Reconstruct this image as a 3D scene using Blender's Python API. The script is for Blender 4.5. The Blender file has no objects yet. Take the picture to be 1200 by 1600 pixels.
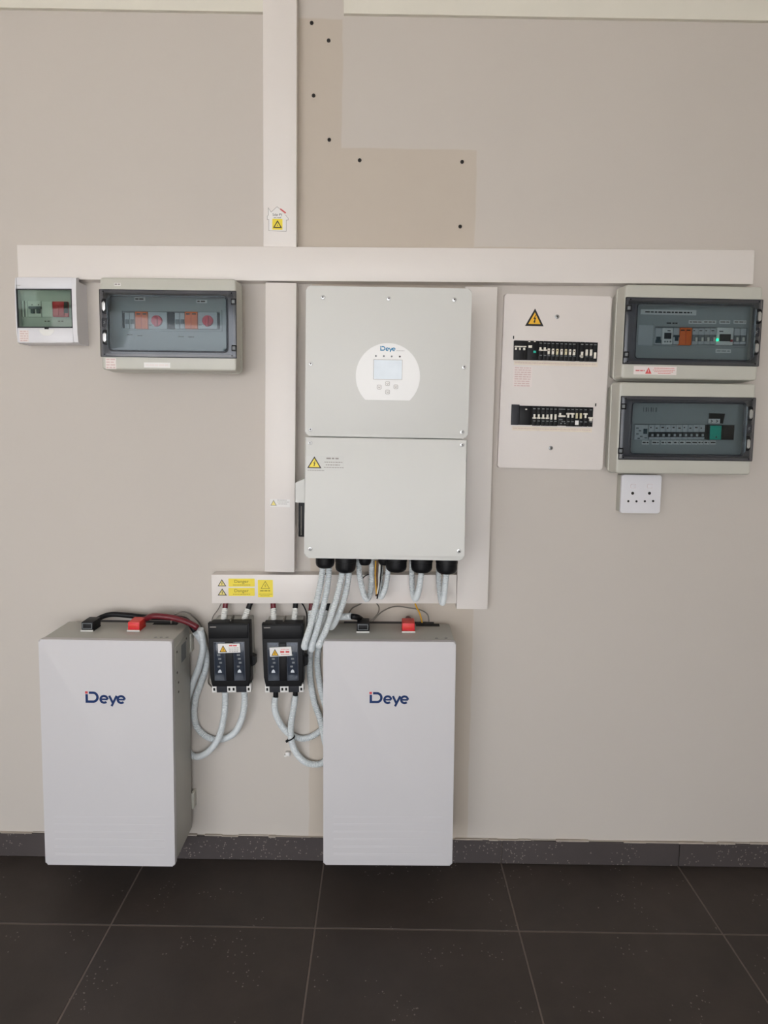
import bpy, bmesh, math, random
from mathutils import Vector, Matrix
random.seed(4)
scene = bpy.context.scene
COL = scene.collection

# ------------------------------------------------------------------ camera
F_PX, YP, PITCH, ROLL, YAW = 969.9, 740.7, 0.0841, 0.0162, 0.0014
CAM = Vector((-0.0102, -2.0, 1.490))
fwd = Vector((math.sin(YAW)*math.cos(PITCH), math.cos(YAW)*math.cos(PITCH), -math.sin(PITCH)))
r0 = Vector((math.cos(YAW), -math.sin(YAW), 0)); d0 = fwd.cross(r0)
right = r0*math.cos(ROLL) - d0*math.sin(ROLL); down = fwd.cross(right)
cd = bpy.data.cameras.new('camera'); cam = bpy.data.objects.new('camera', cd); COL.objects.link(cam)
up, bk = -down, -fwd
cam.matrix_world = Matrix(((right.x, up.x, bk.x, CAM.x), (right.y, up.y, bk.y, CAM.y), (right.z, up.z, bk.z, CAM.z), (0, 0, 0, 1)))
cd.sensor_fit = 'VERTICAL'; cd.sensor_height = 32; cd.lens = F_PX/1600*32
cd.shift_y = (YP-800)/1600; cd.clip_start = 0.05
scene.camera = cam

def V(u, v, y):
    """point of the vertical plane at depth y (wall = 0, room towards -y) seen at pixel u, v"""
    ray = fwd + right*((u-600)/F_PX) + down*((v-YP)/F_PX)
    return CAM + ray*((y-CAM.y)/ray.y)
def VZ(u, v, z):
    ray = fwd + right*((u-600)/F_PX) + down*((v-YP)/F_PX)
    return CAM + ray*((z-CAM.z)/ray.z)

# ------------------------------------------------------------------ sky and exposure
world = bpy.data.worlds.new('overcast_sky'); scene.world = world; world.use_nodes = True
bg = world.node_tree.nodes['Background']; bg.inputs[0].default_value = (0.95, 0.985, 1.04, 1); bg.inputs[1].default_value = 2.2
ROOM = dict(x0=-2.9, x1=2.5, y0=-4.2, z1=2.83)
OPEN = dict(x0=-2.8, x1=1.0, z1=2.5)        # wide doorway behind the viewer
pl = bpy.data.lights.new('doorway_portal', 'AREA'); pl.shape = 'RECTANGLE'
pl.size = OPEN['x1']-OPEN['x0']; pl.size_y = OPEN['z1']; pl.cycles.is_portal = True
po = bpy.data.objects.new('doorway_portal', pl); COL.objects.link(po)
po.location = ((OPEN['x0']+OPEN['x1'])/2, ROOM['y0']-0.05, OPEN['z1']/2); po.rotation_euler = (math.radians(90), 0, 0)
sl = bpy.data.lights.new('sun', 'SUN'); sl.energy = 15.0; sl.angle = math.radians(1); sl.color = (1, .985, 1.0)
sun = bpy.data.objects.new('sun', sl); COL.objects.link(sun); sun.location = (-3, 2, 8)
sun.rotation_euler = Vector((.35, -.45, -1)).to_track_quat('-Z', 'Y').to_euler()   # high behind the house: it lights the paving outside
vs = scene.view_settings
vs.view_transform = 'Standard'; vs.look = 'None'; vs.gamma = 1; vs.use_curve_mapping = False
vs.exposure = 1.0

# ------------------------------------------------------------------ materials
def lin(c):
    c = c/255; return c/12.92 if c <= .04045 else ((c+.055)/1.055)**2.4
def rgb(r, g, b): return (lin(r), lin(g), lin(b), 1)
M = {}
def mat(name, col, rough=.5, metal=0, bump=0, bscale=200, var=0, spec=.5, emit=None, estr=1):
    m = bpy.data.materials.new(name); m.use_nodes = True; nt = m.node_tree; b = nt.nodes['Principled BSDF']
    b.inputs['Base Color'].default_value = rgb(*col); b.inputs['Roughness'].default_value = rough
    b.inputs['Metallic'].default_value = metal; b.inputs['Specular IOR Level'].default_value = spec
    tc = nt.nodes.new('ShaderNodeTexCoord')
    n = nt.nodes.new('ShaderNodeTexNoise'); n.inputs['Scale'].default_value = bscale; n.inputs['Detail'].default_value = 3
    nt.links.new(tc.outputs['Object'], n.inputs['Vector'])
    if var:
        mx = nt.nodes.new('ShaderNodeMix'); mx.data_type = 'RGBA'
        mx.inputs['A'].default_value = rgb(*[c*(1-var) for c in col]); mx.inputs['B'].default_value = rgb(*[min(255, c*(1+var)) for c in col])
        nt.links.new(n.outputs['Fac'], mx.inputs['Factor']); nt.links.new(mx.outputs['Result'], b.inputs['Base Color'])
    if bump:
        bp = nt.nodes.new('ShaderNodeBump'); bp.inputs['Strength'].default_value = bump; bp.inputs['Distance'].default_value = .001
        nt.links.new(n.outputs['Fac'], bp.inputs['Height']); nt.links.new(bp.outputs['Normal'], b.inputs['Normal'])
    if emit:
        b.inputs['Emission Color'].default_value = rgb(*emit); b.inputs['Emission Strength'].default_value = estr
    M[name] = m; return m
mat('pvc', (231, 224, 219), .42, var=.008, bscale=6)
mat('inverter', (215, 214, 210), .5, bump=.12, bscale=1500)
mat('battery', (209, 206, 208), .5, bump=.12, bscale=1500)
mat('body_grey', (183, 182, 176), .5)
mat('enclosure', (196, 194, 184), .35, var=.01, bscale=15)
mat('inner_panel', (170, 173, 173), .5)
mat('white_plastic', (226, 224, 228), .35)
mat('white', (235, 233, 230), .5)
mat('board_white', (230, 222, 217), .45, var=.01, bscale=10)
mat('black', (14, 14, 17), .5, spec=.3)
mat('window_grey', (78, 82, 92), .3)
mat('hole', (10, 9, 9), .8)
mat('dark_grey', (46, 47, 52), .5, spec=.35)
mat('mid_grey', (120, 124, 126), .5)
mat('breaker_grey', (200, 202, 203), .5)
mat('toggle_white', (236, 230, 218), .4)
mat('toggle_cream', (222, 212, 176), .4)
mat('toggle_dark', (40, 62, 74), .4)
mat('orange', (255, 118, 46), .5)
mat('red_knob', (224, 26, 62), .4)
mat('red_dark', (190, 28, 46), .45)
mat('red_cap', (222, 58, 48), .4)
mat('red_cable', (104, 22, 34), .4)
mat('green', (28, 190, 165), .5)
mat('led', (20, 200, 120), .3, emit=(30, 255, 150), estr=2.0)
mat('conduit', (216, 221, 223), .45)
mat('sleeve', (226, 226, 222), .45)
mat('wire_grey', (118, 112, 104), .5)
mat('wire_yellow', (214, 160, 40), .5)
mat('wire_brown', (92, 62, 44), .5)
mat('wire_white', (224, 222, 214), .5)
mat('metal', (205, 205, 205), .42, metal=1)
mat('steel', (150, 150, 150), .4, metal=.8)
mat('sticker_yellow', (243, 221, 62), .45)
mat('hazard_yellow', (242, 186, 40), .45)
mat('pale_yellow', (238, 222, 130), .45)
mat('sticker_white', (238, 235, 232), .5)
mat('sticker_pink', (236, 225, 221), .5)
mat('ink', (62, 54, 50), .6)
mat('ink_black', (28, 24, 22), .6)
mat('ink_grey', (150, 143, 138), .6)
mat('ink_red', (214, 84, 84), .6)
mat('ink_pink', (216, 190, 186), .6)
mat('ink_brown', (132, 116, 34), .6)
mat('logo_blue', (18, 48, 98), .5, spec=.3)
mat('logo_red', (214, 68, 74), .45)
mat('logo_cyan', (24, 128, 172), .5, spec=.3)
mat('display_film', (238, 236, 234), .3)
mat('lcd', (212, 219, 225), .14, var=.03, bscale=40, emit=(225, 235, 245), estr=.03)
mat('label_cream', (233, 221, 205), .6, var=.05, bscale=60)
mat('plug', (40, 34, 30), .7)
mat('ceiling_paint', (224, 218, 206), .8)
mat('side_paint', (205, 198, 186), .8)
mat('cornice', (226, 221, 208), .7, var=.01, bscale=8)
mat('grout', (110, 99, 92), .9, var=.1, bscale=40)
mat('filler', (176, 166, 155), .9, var=.08, bscale=30)
mat('outside', (176, 174, 170), .9)
mat('crystal', (215, 220, 225), .15, spec=.8)

def glass(name, tint, rough=.04, ior=1.4):
    m = bpy.data.materials.new(name); m.use_nodes = True; nt = m.node_tree
    for n in list(nt.nodes): nt.nodes.remove(n)
    o = nt.nodes.new('ShaderNodeOutputMaterial'); mx = nt.nodes.new('ShaderNodeMixShader')
    t = nt.nodes.new('ShaderNodeBsdfTransparent'); t.inputs[0].default_value = tint
    g = nt.nodes.new('ShaderNodeBsdfGlossy'); g.inputs['Roughness'].default_value = rough
    fr = nt.nodes.new('ShaderNodeFresnel'); fr.inputs[0].default_value = ior
    nt.links.new(fr.outputs[0], mx.inputs[0]); nt.links.new(t.outputs[0], mx.inputs[1]); nt.links.new(g.outputs[0], mx.inputs[2])
    nt.links.new(mx.outputs[0], o.inputs[0]); M[name] = m
glass('smoked_pane', (.735, .775, .79, 1))
glass('smoked_frame', (.62, .625, .66, 1), .12, 1.5)
glass('green_pane', (.80, .86, .81, 1), .06)
glass('clear_pane', (.75, .78, .82, 1), .08)

def nodes_of(name, rough):
    m = bpy.data.materials.new(name); m.use_nodes = True; M[name] = m
    b = m.node_tree.nodes['Principled BSDF']; b.inputs['Roughness'].default_value = rough
    tc = m.node_tree.nodes.new('ShaderNodeTexCoord')
    return m.node_tree, b, tc
def nz(nt, src, scale, detail=4, rough=.55):
    n = nt.nodes.new('ShaderNodeTexNoise'); n.inputs['Scale'].default_value = scale; n.inputs['Detail'].default_value = detail
    n.inputs['Roughness'].default_value = rough; nt.links.new(src, n.inputs['Vector']); return n.outputs['Fac']
def mth(nt, op, a, b=None, clamp=False):
    n = nt.nodes.new('ShaderNodeMath'); n.operation = op; n.use_clamp = clamp
    for i, x in enumerate((a, b)):
        if x is None: continue
        if isinstance(x, (int, float)): n.inputs[i].default_value = x
        else: nt.links.new(x, n.inputs[i])
    return n.outputs[0]
def mixc(nt, f, a, b):
    n = nt.nodes.new('ShaderNodeMix'); n.data_type = 'RGBA'
    nt.links.new(f, n.inputs['Factor']) if not isinstance(f, float) else setattr(n.inputs['Factor'], 'default_value', f)
    for k, x in (('A', a), ('B', b)):
        if isinstance(x, tuple): n.inputs[k].default_value = x
        else: nt.links.new(x, n.inputs[k])
    return n.outputs['Result']

# painted wall: a greige coat that stops around the outline of equipment that used to hang there
def wall_material():
    nt, b, tc = nodes_of('wall_paint', .75)
    sp = nt.nodes.new('ShaderNodeSeparateXYZ'); nt.links.new(tc.outputs['Object'], sp.inputs[0])
    wob = mth(nt, 'MULTIPLY', mth(nt, 'SUBTRACT', nz(nt, tc.outputs['Object'], 9, 3), .5), .012)
    X = mth(nt, 'ADD', sp.outputs['X'], wob); Z = mth(nt, 'ADD', sp.outputs['Z'], wob)
    def step(v, e, s, soft=.004): return mth(nt, 'MULTIPLY', mth(nt, 'MULTIPLY', mth(nt, 'SUBTRACT', v, e), s), 1/soft, True)
    def rect(u0, v0, u1, v1, zmin=None):
        a = V(u0, (v0+v1)/2, 0); c = V(u1, (v0+v1)/2, 0); t = V((u0+u1)/2, v0, 0); o = V((u0+u1)/2, v1, 0)
        m = mth(nt, 'MULTIPLY', step(X, a.x, 1), step(X, c.x, -1))
        m = mth(nt, 'MULTIPLY', m, step(Z, t.z, -1))
        return mth(nt, 'MULTIPLY', m, step(Z, o.z if zmin is None else zmin, 1))
    m = rect(462, 28, 535, 400)
    for a in ((462, 231, 744, 420), (484, 420, 742, 1400, -1), (740, 388, 1172, 404)):
        m = mth(nt, 'MAXIMUM', m, rect(*a))
    cloud = nz(nt, tc.outputs['Object'], 1.7, 3)
    base = mixc(nt, cloud, rgb(201, 193, 185), rgb(205, 197, 189))
    old = mixc(nt, nz(nt, tc.outputs['Object'], 7, 5), rgb(195, 183, 170), rgb(200, 189, 176))
    col = mixc(nt, m, base, old)
    nt.links.new(col, b.inputs['Base Color'])
    bp = nt.nodes.new('ShaderNodeBump'); bp.inputs['Strength'].default_value = .12; bp.inputs['Distance'].default_value = .002
    nt.links.new(nz(nt, tc.outputs['Object'], 60, 4), bp.inputs['Height']); nt.links.new(bp.outputs['Normal'], b.inputs['Normal'])
wall_material()

def tile_material(name, c0, c1, speck, rough, sc=60, gt=.55, sp=.16):
    nt, b, tc = nodes_of(name, rough)
    geo = nt.nodes.new('ShaderNodeNewGeometry'); P = geo.outputs['Position']
    base = mixc(nt, nz(nt, P, 3.2, 6, .62), rgb(*c0), rgb(*c1))
    vo = nt.nodes.new('ShaderNodeTexVoronoi'); vo.inputs['Scale'].default_value = sc; nt.links.new(P, vo.inputs['Vector'])
    spot = mth(nt, 'LESS_THAN', vo.outputs['Distance'], sp)
    gate = mth(nt, 'GREATER_THAN', nz(nt, P, 7, 4), gt)
    amt = mth(nt, 'MULTIPLY', mth(nt, 'MULTIPLY', spot, gate), speck)
    col = mixc(nt, amt, base, rgb(150, 140, 132))
    nt.links.new(col, b.inputs['Base Color'])
    r = mth(nt, 'ADD', mth(nt, 'MULTIPLY', nz(nt, P, 6, 4), .25), rough-.1); nt.links.new(r, b.inputs['Roughness'])
    bp = nt.nodes.new('ShaderNodeBump'); bp.inputs['Strength'].default_value = .15; bp.inputs['Distance'].default_value = .002
    nt.links.new(nz(nt, P, 90, 4), bp.inputs['Height']); nt.links.new(bp.outputs['Normal'], b.inputs['Normal'])
    b.inputs['Specular IOR Level'].default_value = .3
tile_material('floor_tile', (46, 42, 39), (78, 69, 65), .5, .5, 75, .57)
tile_material('skirting_tile', (66, 60, 60), (86, 79, 78), .6, .55, 95, .46, .22)

# ------------------------------------------------------------------ mesh helpers
def rrect(x0, x1, z0, z1, r, n=5):
    r = min(r, (x1-x0)/2-1e-5, (z1-z0)/2-1e-5); p = []
    for cx, cz, a in ((x1-r, z1-r, 0), (x0+r, z1-r, 90), (x0+r, z0+r, 180), (x1-r, z0+r, 270)):
        for k in range(n+1):
            t = math.radians(a+90*k/n); p.append((cx+r*math.cos(t), cz+r*math.sin(t)))
    return p
def circle(cx, cz, r, n=20): return [(cx+r*math.cos(2*math.pi*k/n), cz+r*math.sin(2*math.pi*k/n)) for k in range(n)]

class MB:
    def __init__(s): s.bm = bmesh.new()
    def box(s, x0, x1, y0, y1, z0, z1, bev=0, seg=2):
        m = Matrix.Translation(((x0+x1)/2, (y0+y1)/2, (z0+z1)/2)) @ Matrix.Diagonal((abs(x1-x0), abs(y1-y0), abs(z1-z0), 1))
        vs_ = bmesh.ops.create_cube(s.bm, size=1, matrix=m)['verts']
        if bev:
            ed = list({e for v in vs_ for e in v.link_edges})
            bmesh.ops.bevel(s.bm, geom=ed, offset=bev, segments=seg, profile=.5, affect='EDGES')
        return s
    def prism(s, pts, yf, yb, bev=0, seg=3):
        """polygon in x,z pushed from front yf to back yb; bev rounds the front rim"""
        f = [s.bm.verts.new((x, yf, z)) for x, z in pts]; b = [s.bm.verts.new((x, yb, z)) for x, z in pts]; n = len(pts)
        ff = s.bm.faces.new(f); s.bm.faces.new(b[::-1])
        for i in range(n): s.bm.faces.new((f[i], b[i], b[(i+1) % n], f[(i+1) % n]))
        if bev: bmesh.ops.bevel(s.bm, geom=list(ff.edges), offset=bev, segments=seg, profile=.5, affect='EDGES')
        return s
    def ring(s, out, inn, yf, yb, bev=0):
        n = len(out); assert n == len(inn)
        A = [s.bm.verts.new((x, yf, z)) for x, z in out]; B = [s.bm.verts.new((x, yf, z)) for x, z in inn]
        C = [s.bm.verts.new((x, yb, z)) for x, z in out]; D = [s.bm.verts.new((x, yb, z)) for x, z in inn]
        for i in range(n):
            j = (i+1) % n
            s.bm.faces.new((A[i], A[j], B[j], B[i])); s.bm.faces.new((D[i], D[j], C[j], C[i]))
            s.bm.faces.new((A[j], A[i], C[i], C[j])); s.bm.faces.new((B[i], B[j], D[j], D[i]))
        if bev:
            ed = [s.bm.edges.get((A[i], A[(i+1) % n])) for i in range(n)]
            bmesh.ops.bevel(s.bm, geom=ed, offset=bev, segments=2, profile=.5, affect='EDGES')
        return s
    def lathe(s, c, axis, prof, n=20):
        """prof: list of (distance along axis, radius)"""
        ax = Vector(axis).normalized(); u = ax.orthogonal().normalized(); w = ax.cross(u); c = Vector(c); R = []
        for t, r in prof: R.append([s.bm.verts.new(c+ax*t+(u*math.cos(2*math.pi*k/n)+w*math.sin(2*math.pi*k/n))*r) for k in range(n)])
        for a, b in zip(R, R[1:]):
            for k in range(n): s.bm.faces.new((a[k], a[(k+1) % n], b[(k+1) % n], b[k]))
        s.bm.faces.new(R[0][::-1]); s.bm.faces.new(R[-1]); return s
    def tube(s, pts, r, n=10, ribbed=False, pitch=.0054, amp=.0019):
        P = spline(pts, .5*pitch if ribbed else .008)
        T = [(P[min(i+1, len(P)-1)]-P[max(i-1, 0)]).normalized() for i in range(len(P))]
        u = T[0].orthogonal().normalized(); R = []
        for i, p in enumerate(P):
            u = (u-T[i]*u.dot(T[i])).normalized(); w = T[i].cross(u); rr = r-(amp if ribbed and i % 2 else 0)
            R.append([s.bm.verts.new(p+(u*math.cos(2*math.pi*k/n)+w*math.sin(2*math.pi*k/n))*rr) for k in range(n)])
        for a, b in zip(R, R[1:]):
            for k in range(n): s.bm.faces.new((a[k], a[(k+1) % n], b[(k+1) % n], b[k]))
        s.bm.faces.new(R[0][::-1]); s.bm.faces.new(R[-1]); return s
    def stroke(s, pts, w, yf, yb, closed=False):
        """a flat pen stroke of width w along x,z points, with thickness"""
        n = len(pts); L, Rr = [], []
        for i, p in enumerate(pts):
            p = Vector(p); a = Vector(pts[i-1]) if (i or closed) else None; b = Vector(pts[(i+1) % n]) if (i < n-1 or closed) else None
            d1 = (p-a).normalized() if a is not None else None; d2 = (b-p).normalized() if b is not None else None
            if d1 is None: nn, k = Vector((-d2.y, d2.x)), 1
            elif d2 is None: nn, k = Vector((-d1.y, d1.x)), 1
            else:
                n1, n2 = Vector((-d1.y, d1.x)), Vector((-d2.y, d2.x)); nn = (n1+n2)
                nn = nn.normalized() if nn.length > 1e-6 else n1; k = 1/max(.35, nn.dot(n1))
            L.append(p+nn*w/2*k); Rr.append(p-nn*w/2*k)
        q = []
        for i in range(n): q.append([s.bm.verts.new((c.x, y, c.y)) for c, y in ((L[i], yf), (Rr[i], yf), (Rr[i], yb), (L[i], yb))])
        for i in range(n if closed else n-1):
            a, b = q[i], q[(i+1) % n]
            for k in range(4): s.bm.faces.new((a[k], a[(k+1) % 4], b[(k+1) % 4], b[k]))
        if not closed: s.bm.faces.new(q[0][::-1]); s.bm.faces.new(q[-1])
        return s
    def text(s, body, x0, x1, z0, z1, y, thick=.0003):
        cu = bpy.data.curves.new('t', 'FONT'); cu.body = body; cu.extrude = .01; cu.resolution_u = 3
        ob = bpy.data.objects.new('t', cu); COL.objects.link(ob)
        me = bpy.data.meshes.new_from_object(ob.evaluated_get(bpy.context.evaluated_depsgraph_get()))
        bpy.data.objects.remove(ob); bpy.data.curves.remove(cu)
        xs = [v.co.x for v in me.vertices]; ys = [v.co.y for v in me.vertices]
        ax, bx, ay, by = min(xs), max(xs), min(ys), max(ys); V_ = []
        for v in me.vertices:
            V_.append(s.bm.verts.new((x0+(v.co.x-ax)/(bx-ax)*(x1-x0), y-(thick if v.co.z > 0 else 0), z0+(v.co.y-ay)/(by-ay)*(z1-z0))))
        for p in me.polygons:
            try: s.bm.faces.new([V_[i] for i in p.vertices])
            except ValueError: pass
        bpy.data.meshes.remove(me); return s
    def words(s, x0, x1, z, h, y, seed=0, gap=.25):
        """a line of print too small to read: short bars of word length"""
        r = random.Random(seed); x = x0
        while x < x1:
            w = min(h*r.uniform(1.6, 4.2), x1-x)
            if w > h*.4: s.box(x, x+w, y-.00025, y, z-h/2, z+h/2)
            x += w+h*r.uniform(.5, .9)
        return s
    def build(s, name, m, parent=None, **props):
        bmesh.ops.recalc_face_normals(s.bm, faces=s.bm.faces)
        me = bpy.data.meshes.new(name); s.bm.to_mesh(me); s.bm.free()
        for p in me.polygons: p.use_smooth = True
        me.set_sharp_from_angle(angle=.6)
        me.materials.append(M[m]); o = bpy.data.objects.new(name, me); COL.objects.link(o)
        if parent: o.parent = parent
        for k, v in props.items(): o[k] = v
        return o

def spline(pts, step):
    P = [Vector(p) for p in pts]; Q = [P[0]*2-P[1]]+P+[P[-1]*2-P[-2]]; out = []
    for i in range(1, len(Q)-2):
        a, b, c, d = Q[i-1], Q[i], Q[i+1], Q[i+2]; n = max(2, int((c-b).length*8/step/8*4))
        for k in range(n):
            t = k/n; out.append(.5*((2*b)+(c-a)*t+(2*a-5*b+4*c-d)*t*t+(3*b-a-3*c+d)*t**3))
    out.append(P[-1])
    res = [out[0]]; acc = 0
    for a, b in zip(out, out[1:]):
        L = (b-a).length
        if L < 1e-9: continue
        t = step-acc
        while t <= L: res.append(a+(b-a)*(t/L)); t += step
        acc = (acc+L) % step
    return res

def tag(o, label, cat, group=None):
    o['label'] = label; o['category'] = cat
    if group: o['group'] = group
    return o
class Thing:
    """an Empty at the foot of a thing on the wall; local x right, z up, y towards the wall"""
    def __init__(s, name, quad, d, label, cat, group=None):
        TL, TR, BR, BL = [V(u, v, -d) for u, v in quad]
        s.w = ((TR-TL).length+(BR-BL).length)/2; s.h = ((TL-BL).length+(TR-BR).length)/2
        e = (TR-TL)+(BR-BL); g = (TL-BL)+(TR-BR)
        a = (math.atan2(e.z, e.x)+math.atan2(-g.x, g.z))/2
        c = (TL+TR+BR+BL)/4; s.d = d
        o = bpy.data.objects.new(name, None); COL.objects.link(o); o.empty_display_size = .05
        up_ = Vector((-math.sin(a), 0, math.cos(a)))
        o.location = Vector((c.x, 0, c.z))-up_*s.h/2; o.rotation_euler = (0, -a, 0); s.o = o
        s.m = (Matrix.Translation(o.location) @ Matrix.Rotation(-a, 4, 'Y')); s.i = s.m.inverted()
        tag(o, label, cat, group)
    def L(s, u, v, y):
        p = s.i @ V(u, v, y); return p.x, p.z
    def R(s, u0, v0, u1, v1, y):
        um, vm = (u0+u1)/2, (v0+v1)/2
        return s.L(u0, vm, y)[0], s.L(u1, vm, y)[0], s.L(um, v1, y)[1], s.L(um, v0, y)[1]
    def bx(s, name, m, u0, v0, u1, v1, yf, yb, bev=0, parent=None, **k):
        x0, x1, z0, z1 = s.R(u0, v0, u1, v1, yf)
        return MB().box(x0, x1, yf, yb, z0, z1, bev).build(name, m, parent or s.o, **k)
    def pr(s, name, m, pts, yf, yb, bev=0, parent=None, **k):
        return MB().prism([s.L(u, v, yf) for u, v in pts], yf, yb, bev).build(name, m, parent or s.o, **k)
def tri(cx, z0, w, h): return [(cx-w/2, z0), (cx+w/2, z0), (cx, z0+h)]
def hazard(parent, cx, z0, w, h, y, fill='hazard_yellow', edge='ink_black', frac=.16, part='warning_triangle', bolt=True):
    """triangle sign: edge colour plate, coloured field, lightning bolt"""
    o = MB().prism(tri(cx, z0, w, h), y-.0004, y).build(part, edge, parent)
    k = 1-frac*2.6; MB().prism(tri(cx, z0+h*frac*.9, w*k, h*k), y-.0007, y-.0004).build('triangle_field', fill, o)
    if bolt:
        b = [(.06, .62), (-.10, .34), (.0, .34), (-.05, .16), (-.10, .16), (.0, .06), (.07, .18), (.03, .18), (.10, .42), (0, .42), (.12, .62)]
        MB().prism([(cx+x*w*.75, z0+h*.12+z*h*.85) for x, z in b][::-1], y-.001, y-.0007).build('lightning_bolt', edge, o)
    return o
def screw(parent, x, z, y, r=.005, m='metal'):
    o = MB().lathe((x, y, z), (0, -1, 0), [(0, r), (.0015, r), (.0022, r*.75)], 14).build('screw', m, parent)
    MB().lathe((x, y-.0022, z), (0, -1, 0), [(0, r*.4), (.0003, r*.4)], 8).build('screw_socket', 'ink', o)
    return o

# ------------------------------------------------------------------ the room
def struct(o): o['kind'] = 'structure'; return o
RX0, RX1, RY0, RZ1 = ROOM['x0'], ROOM['x1'], ROOM['y0'], ROOM['z1']
wall_back = struct(MB().box(RX0-.15, RX1+.15, 0, .15, -.05, RZ1+.1).build('wall_back', 'wall_paint'))
struct(MB().box(RX0-.15, RX0, RY0, 0, -.05, RZ1+.1).build('wall_left', 'side_paint'))
struct(MB().box(RX1, RX1+.15, RY0, 0, -.05, RZ1+.1).build('wall_right', 'side_paint'))
struct(MB().box(RX0, RX1, RY0, 0, RZ1, RZ1+.1).build('ceiling', 'ceiling_paint'))
wf = MB(); wf.box(RX0-.15, OPEN['x0'], RY0-.15, RY0, -.05, RZ1+.1); wf.box(OPEN['x1'], RX1+.15, RY0-.15, RY0, -.05, RZ1+.1)
wf.box(OPEN['x0'], OPEN['x1'], RY0-.15, RY0, OPEN['z1'], RZ1+.1); struct(wf.build('wall_front', 'side_paint'))
struct(MB().box(-14, 14, -24, RY0-.15, -.12, -.03).build('floor_outside', 'outside'))
floor = struct(MB().box(RX0, RX1, RY0-.15, 0, -.06, -.0012).build('floor', 'grout'))
TS, TX, TY, GAP = .602, -.1898, -.2896, .0045
def tile_mesh(name, w, l):
    b = MB().box(-w/2, w/2, -l/2, l/2, -.012, 0, .0012, 1); o = b.build(name, 'floor_tile'); me = o.data; bpy.data.objects.remove(o); return me
cache = {}
ys = [0]+[TY-TS*k for k in range(8)]; xs = [TX+TS*k for k in range(-6, 7)]
for ya, yb in zip(ys, ys[1:]):
    yb = max(yb, RY0-.15)
    if ya-yb < .02: continue
    for xa, xb in zip(xs, xs[1:]):
        xa, xb = max(xa, RX0), min(xb, RX1)
        if xb-xa < .02: continue
        w, l = round(xb-xa-GAP, 4), round(ya-yb-GAP, 4)
        if (w, l) not in cache: cache[w, l] = tile_mesh('tile', w, l)
        o = bpy.data.objects.new('tile', cache[w, l]); COL.objects.link(o); o.parent = floor
        o.location = ((xa+xb)/2, (ya+yb)/2, 0)
SK = .082
base = struct(MB().box(RX0, RX1, -.004, 0, 0, SK-.002).build('baseboard_back', 'grout'))
sk = {}
for xa, xb in zip(xs, xs[1:]):
    xa, xb = max(xa, RX0), min(xb, RX1)
    if xb-xa < .02: continue
    w = round(xb-xa-.0035, 4)
    if w not in sk:
        o = MB().box(-w/2, w/2, -.011, -.003, .0015, SK, .0012, 1).build('skirting_tile', 'skirting_tile'); sk[w] = o.data; bpy.data.objects.remove(o)
    o = bpy.data.objects.new('skirting_tile', sk[w]); COL.objects.link(o); o.parent = base; o.location.x = (xa+xb)/2
rb = random.Random(8); bead = MB(); x = RX0
while x < RX1-.02:                                       # ragged bead of filler on top of the skirting
    w = rb.uniform(.02, .12); x2 = min(x+w, RX1)
    bead.box(x, x2, -rb.uniform(.003, .0105), -.0005, SK-.002, SK+rb.uniform(.0005, .0045), .0004, 1); x = x2
bead.build('filler_bead', 'filler', base)

CZ = 2.7188
def cornice(xa, xb, nm):
    prof = [(0, CZ), (-.012, CZ), (-.016, CZ+.012), (-.022, CZ+.035), (-.036, CZ+.06), (-.06, CZ+.082), (-.09, CZ+.094), (-.1, CZ+.1112), (0, CZ+.1112)]
    b = MB(); A = [b.bm.verts.new((xa, y, z)) for y, z in prof]; B = [b.bm.verts.new((xb, y, z)) for y, z in prof]; n = len(prof)
    b.bm.faces.new(A); b.bm.faces.new(B[::-1])
    for i in range(n): b.bm.faces.new((A[i], B[i], B[(i+1) % n], A[(i+1) % n]))
    return struct(b.build(nm, 'cornice'))
cornice(RX0, V(411, 10, -.02).x, 'trim_1'); cornice(V(537, 10, -.02).x, RX1, 'trim_2')
for u, v in ((487, 36), (513.5, 63.5), (490, 149.5), (514.5, 218.5), (562, 250.5), (722, 253), (719, 354)):
    p = V(u, v, 0)
    o = MB().lathe((p.x, 0, p.z), (0, -1, 0), [(0, .006), (.0015, .0058), (.002, .005)], 12).build('wall_plug', 'plug', wall_back)
    MB().lathe((p.x, -.002, p.z), (0, -1, 0), [(0, .0028), (.0002, .0028)], 8).build('plug_hole', 'hole', o)

# ------------------------------------------------------------------ trunking
def trunking(quad, d, label, ztop=None, lip=.0):
    t = Thing('cable_trunking', quad, d, label, 'cable trunking', 'white plastic cable trunking on the wall')
    h = t.h if ztop is None else ztop-t.o.location.z
    w = t.w/2
    MB().box(-w+.001, w-.001, -d+.009, 0, .0006, h-.0006).build('trunking_base', 'pvc', t.o)
    MB().box(-w, w, -d, -d+.0082, 0, h, .0016).build('trunking_lid', 'pvc', t.o)
    return t
t_up = trunking([(411, 0), (465, 0), (462, 386), (411, 385)], .04, 'upright white trunking running up to the ceiling, with a house sticker', RZ1-.002)
t_top = trunking([(27, 378), (1178, 395), (1178, 451), (27, 429)], .045, 'long white horizontal trunking across the wall above the inverter')
t_lft = trunking([(412, 441), (460, 442), (463, 895), (416, 893)], .05, 'upright white trunking close to the left side of the inverter')
t_rgt = trunking([(726, 448), (776, 448), (763, 953), (714, 951)], .045, 'upright white trunking between the inverter and the old switchboard')
t_bot = trunking([(330, 897), (713.5, 899), (713.5, 944), (331, 942)], .045, 'short white horizontal trunking with yellow danger stickers under the inverter')
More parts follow.
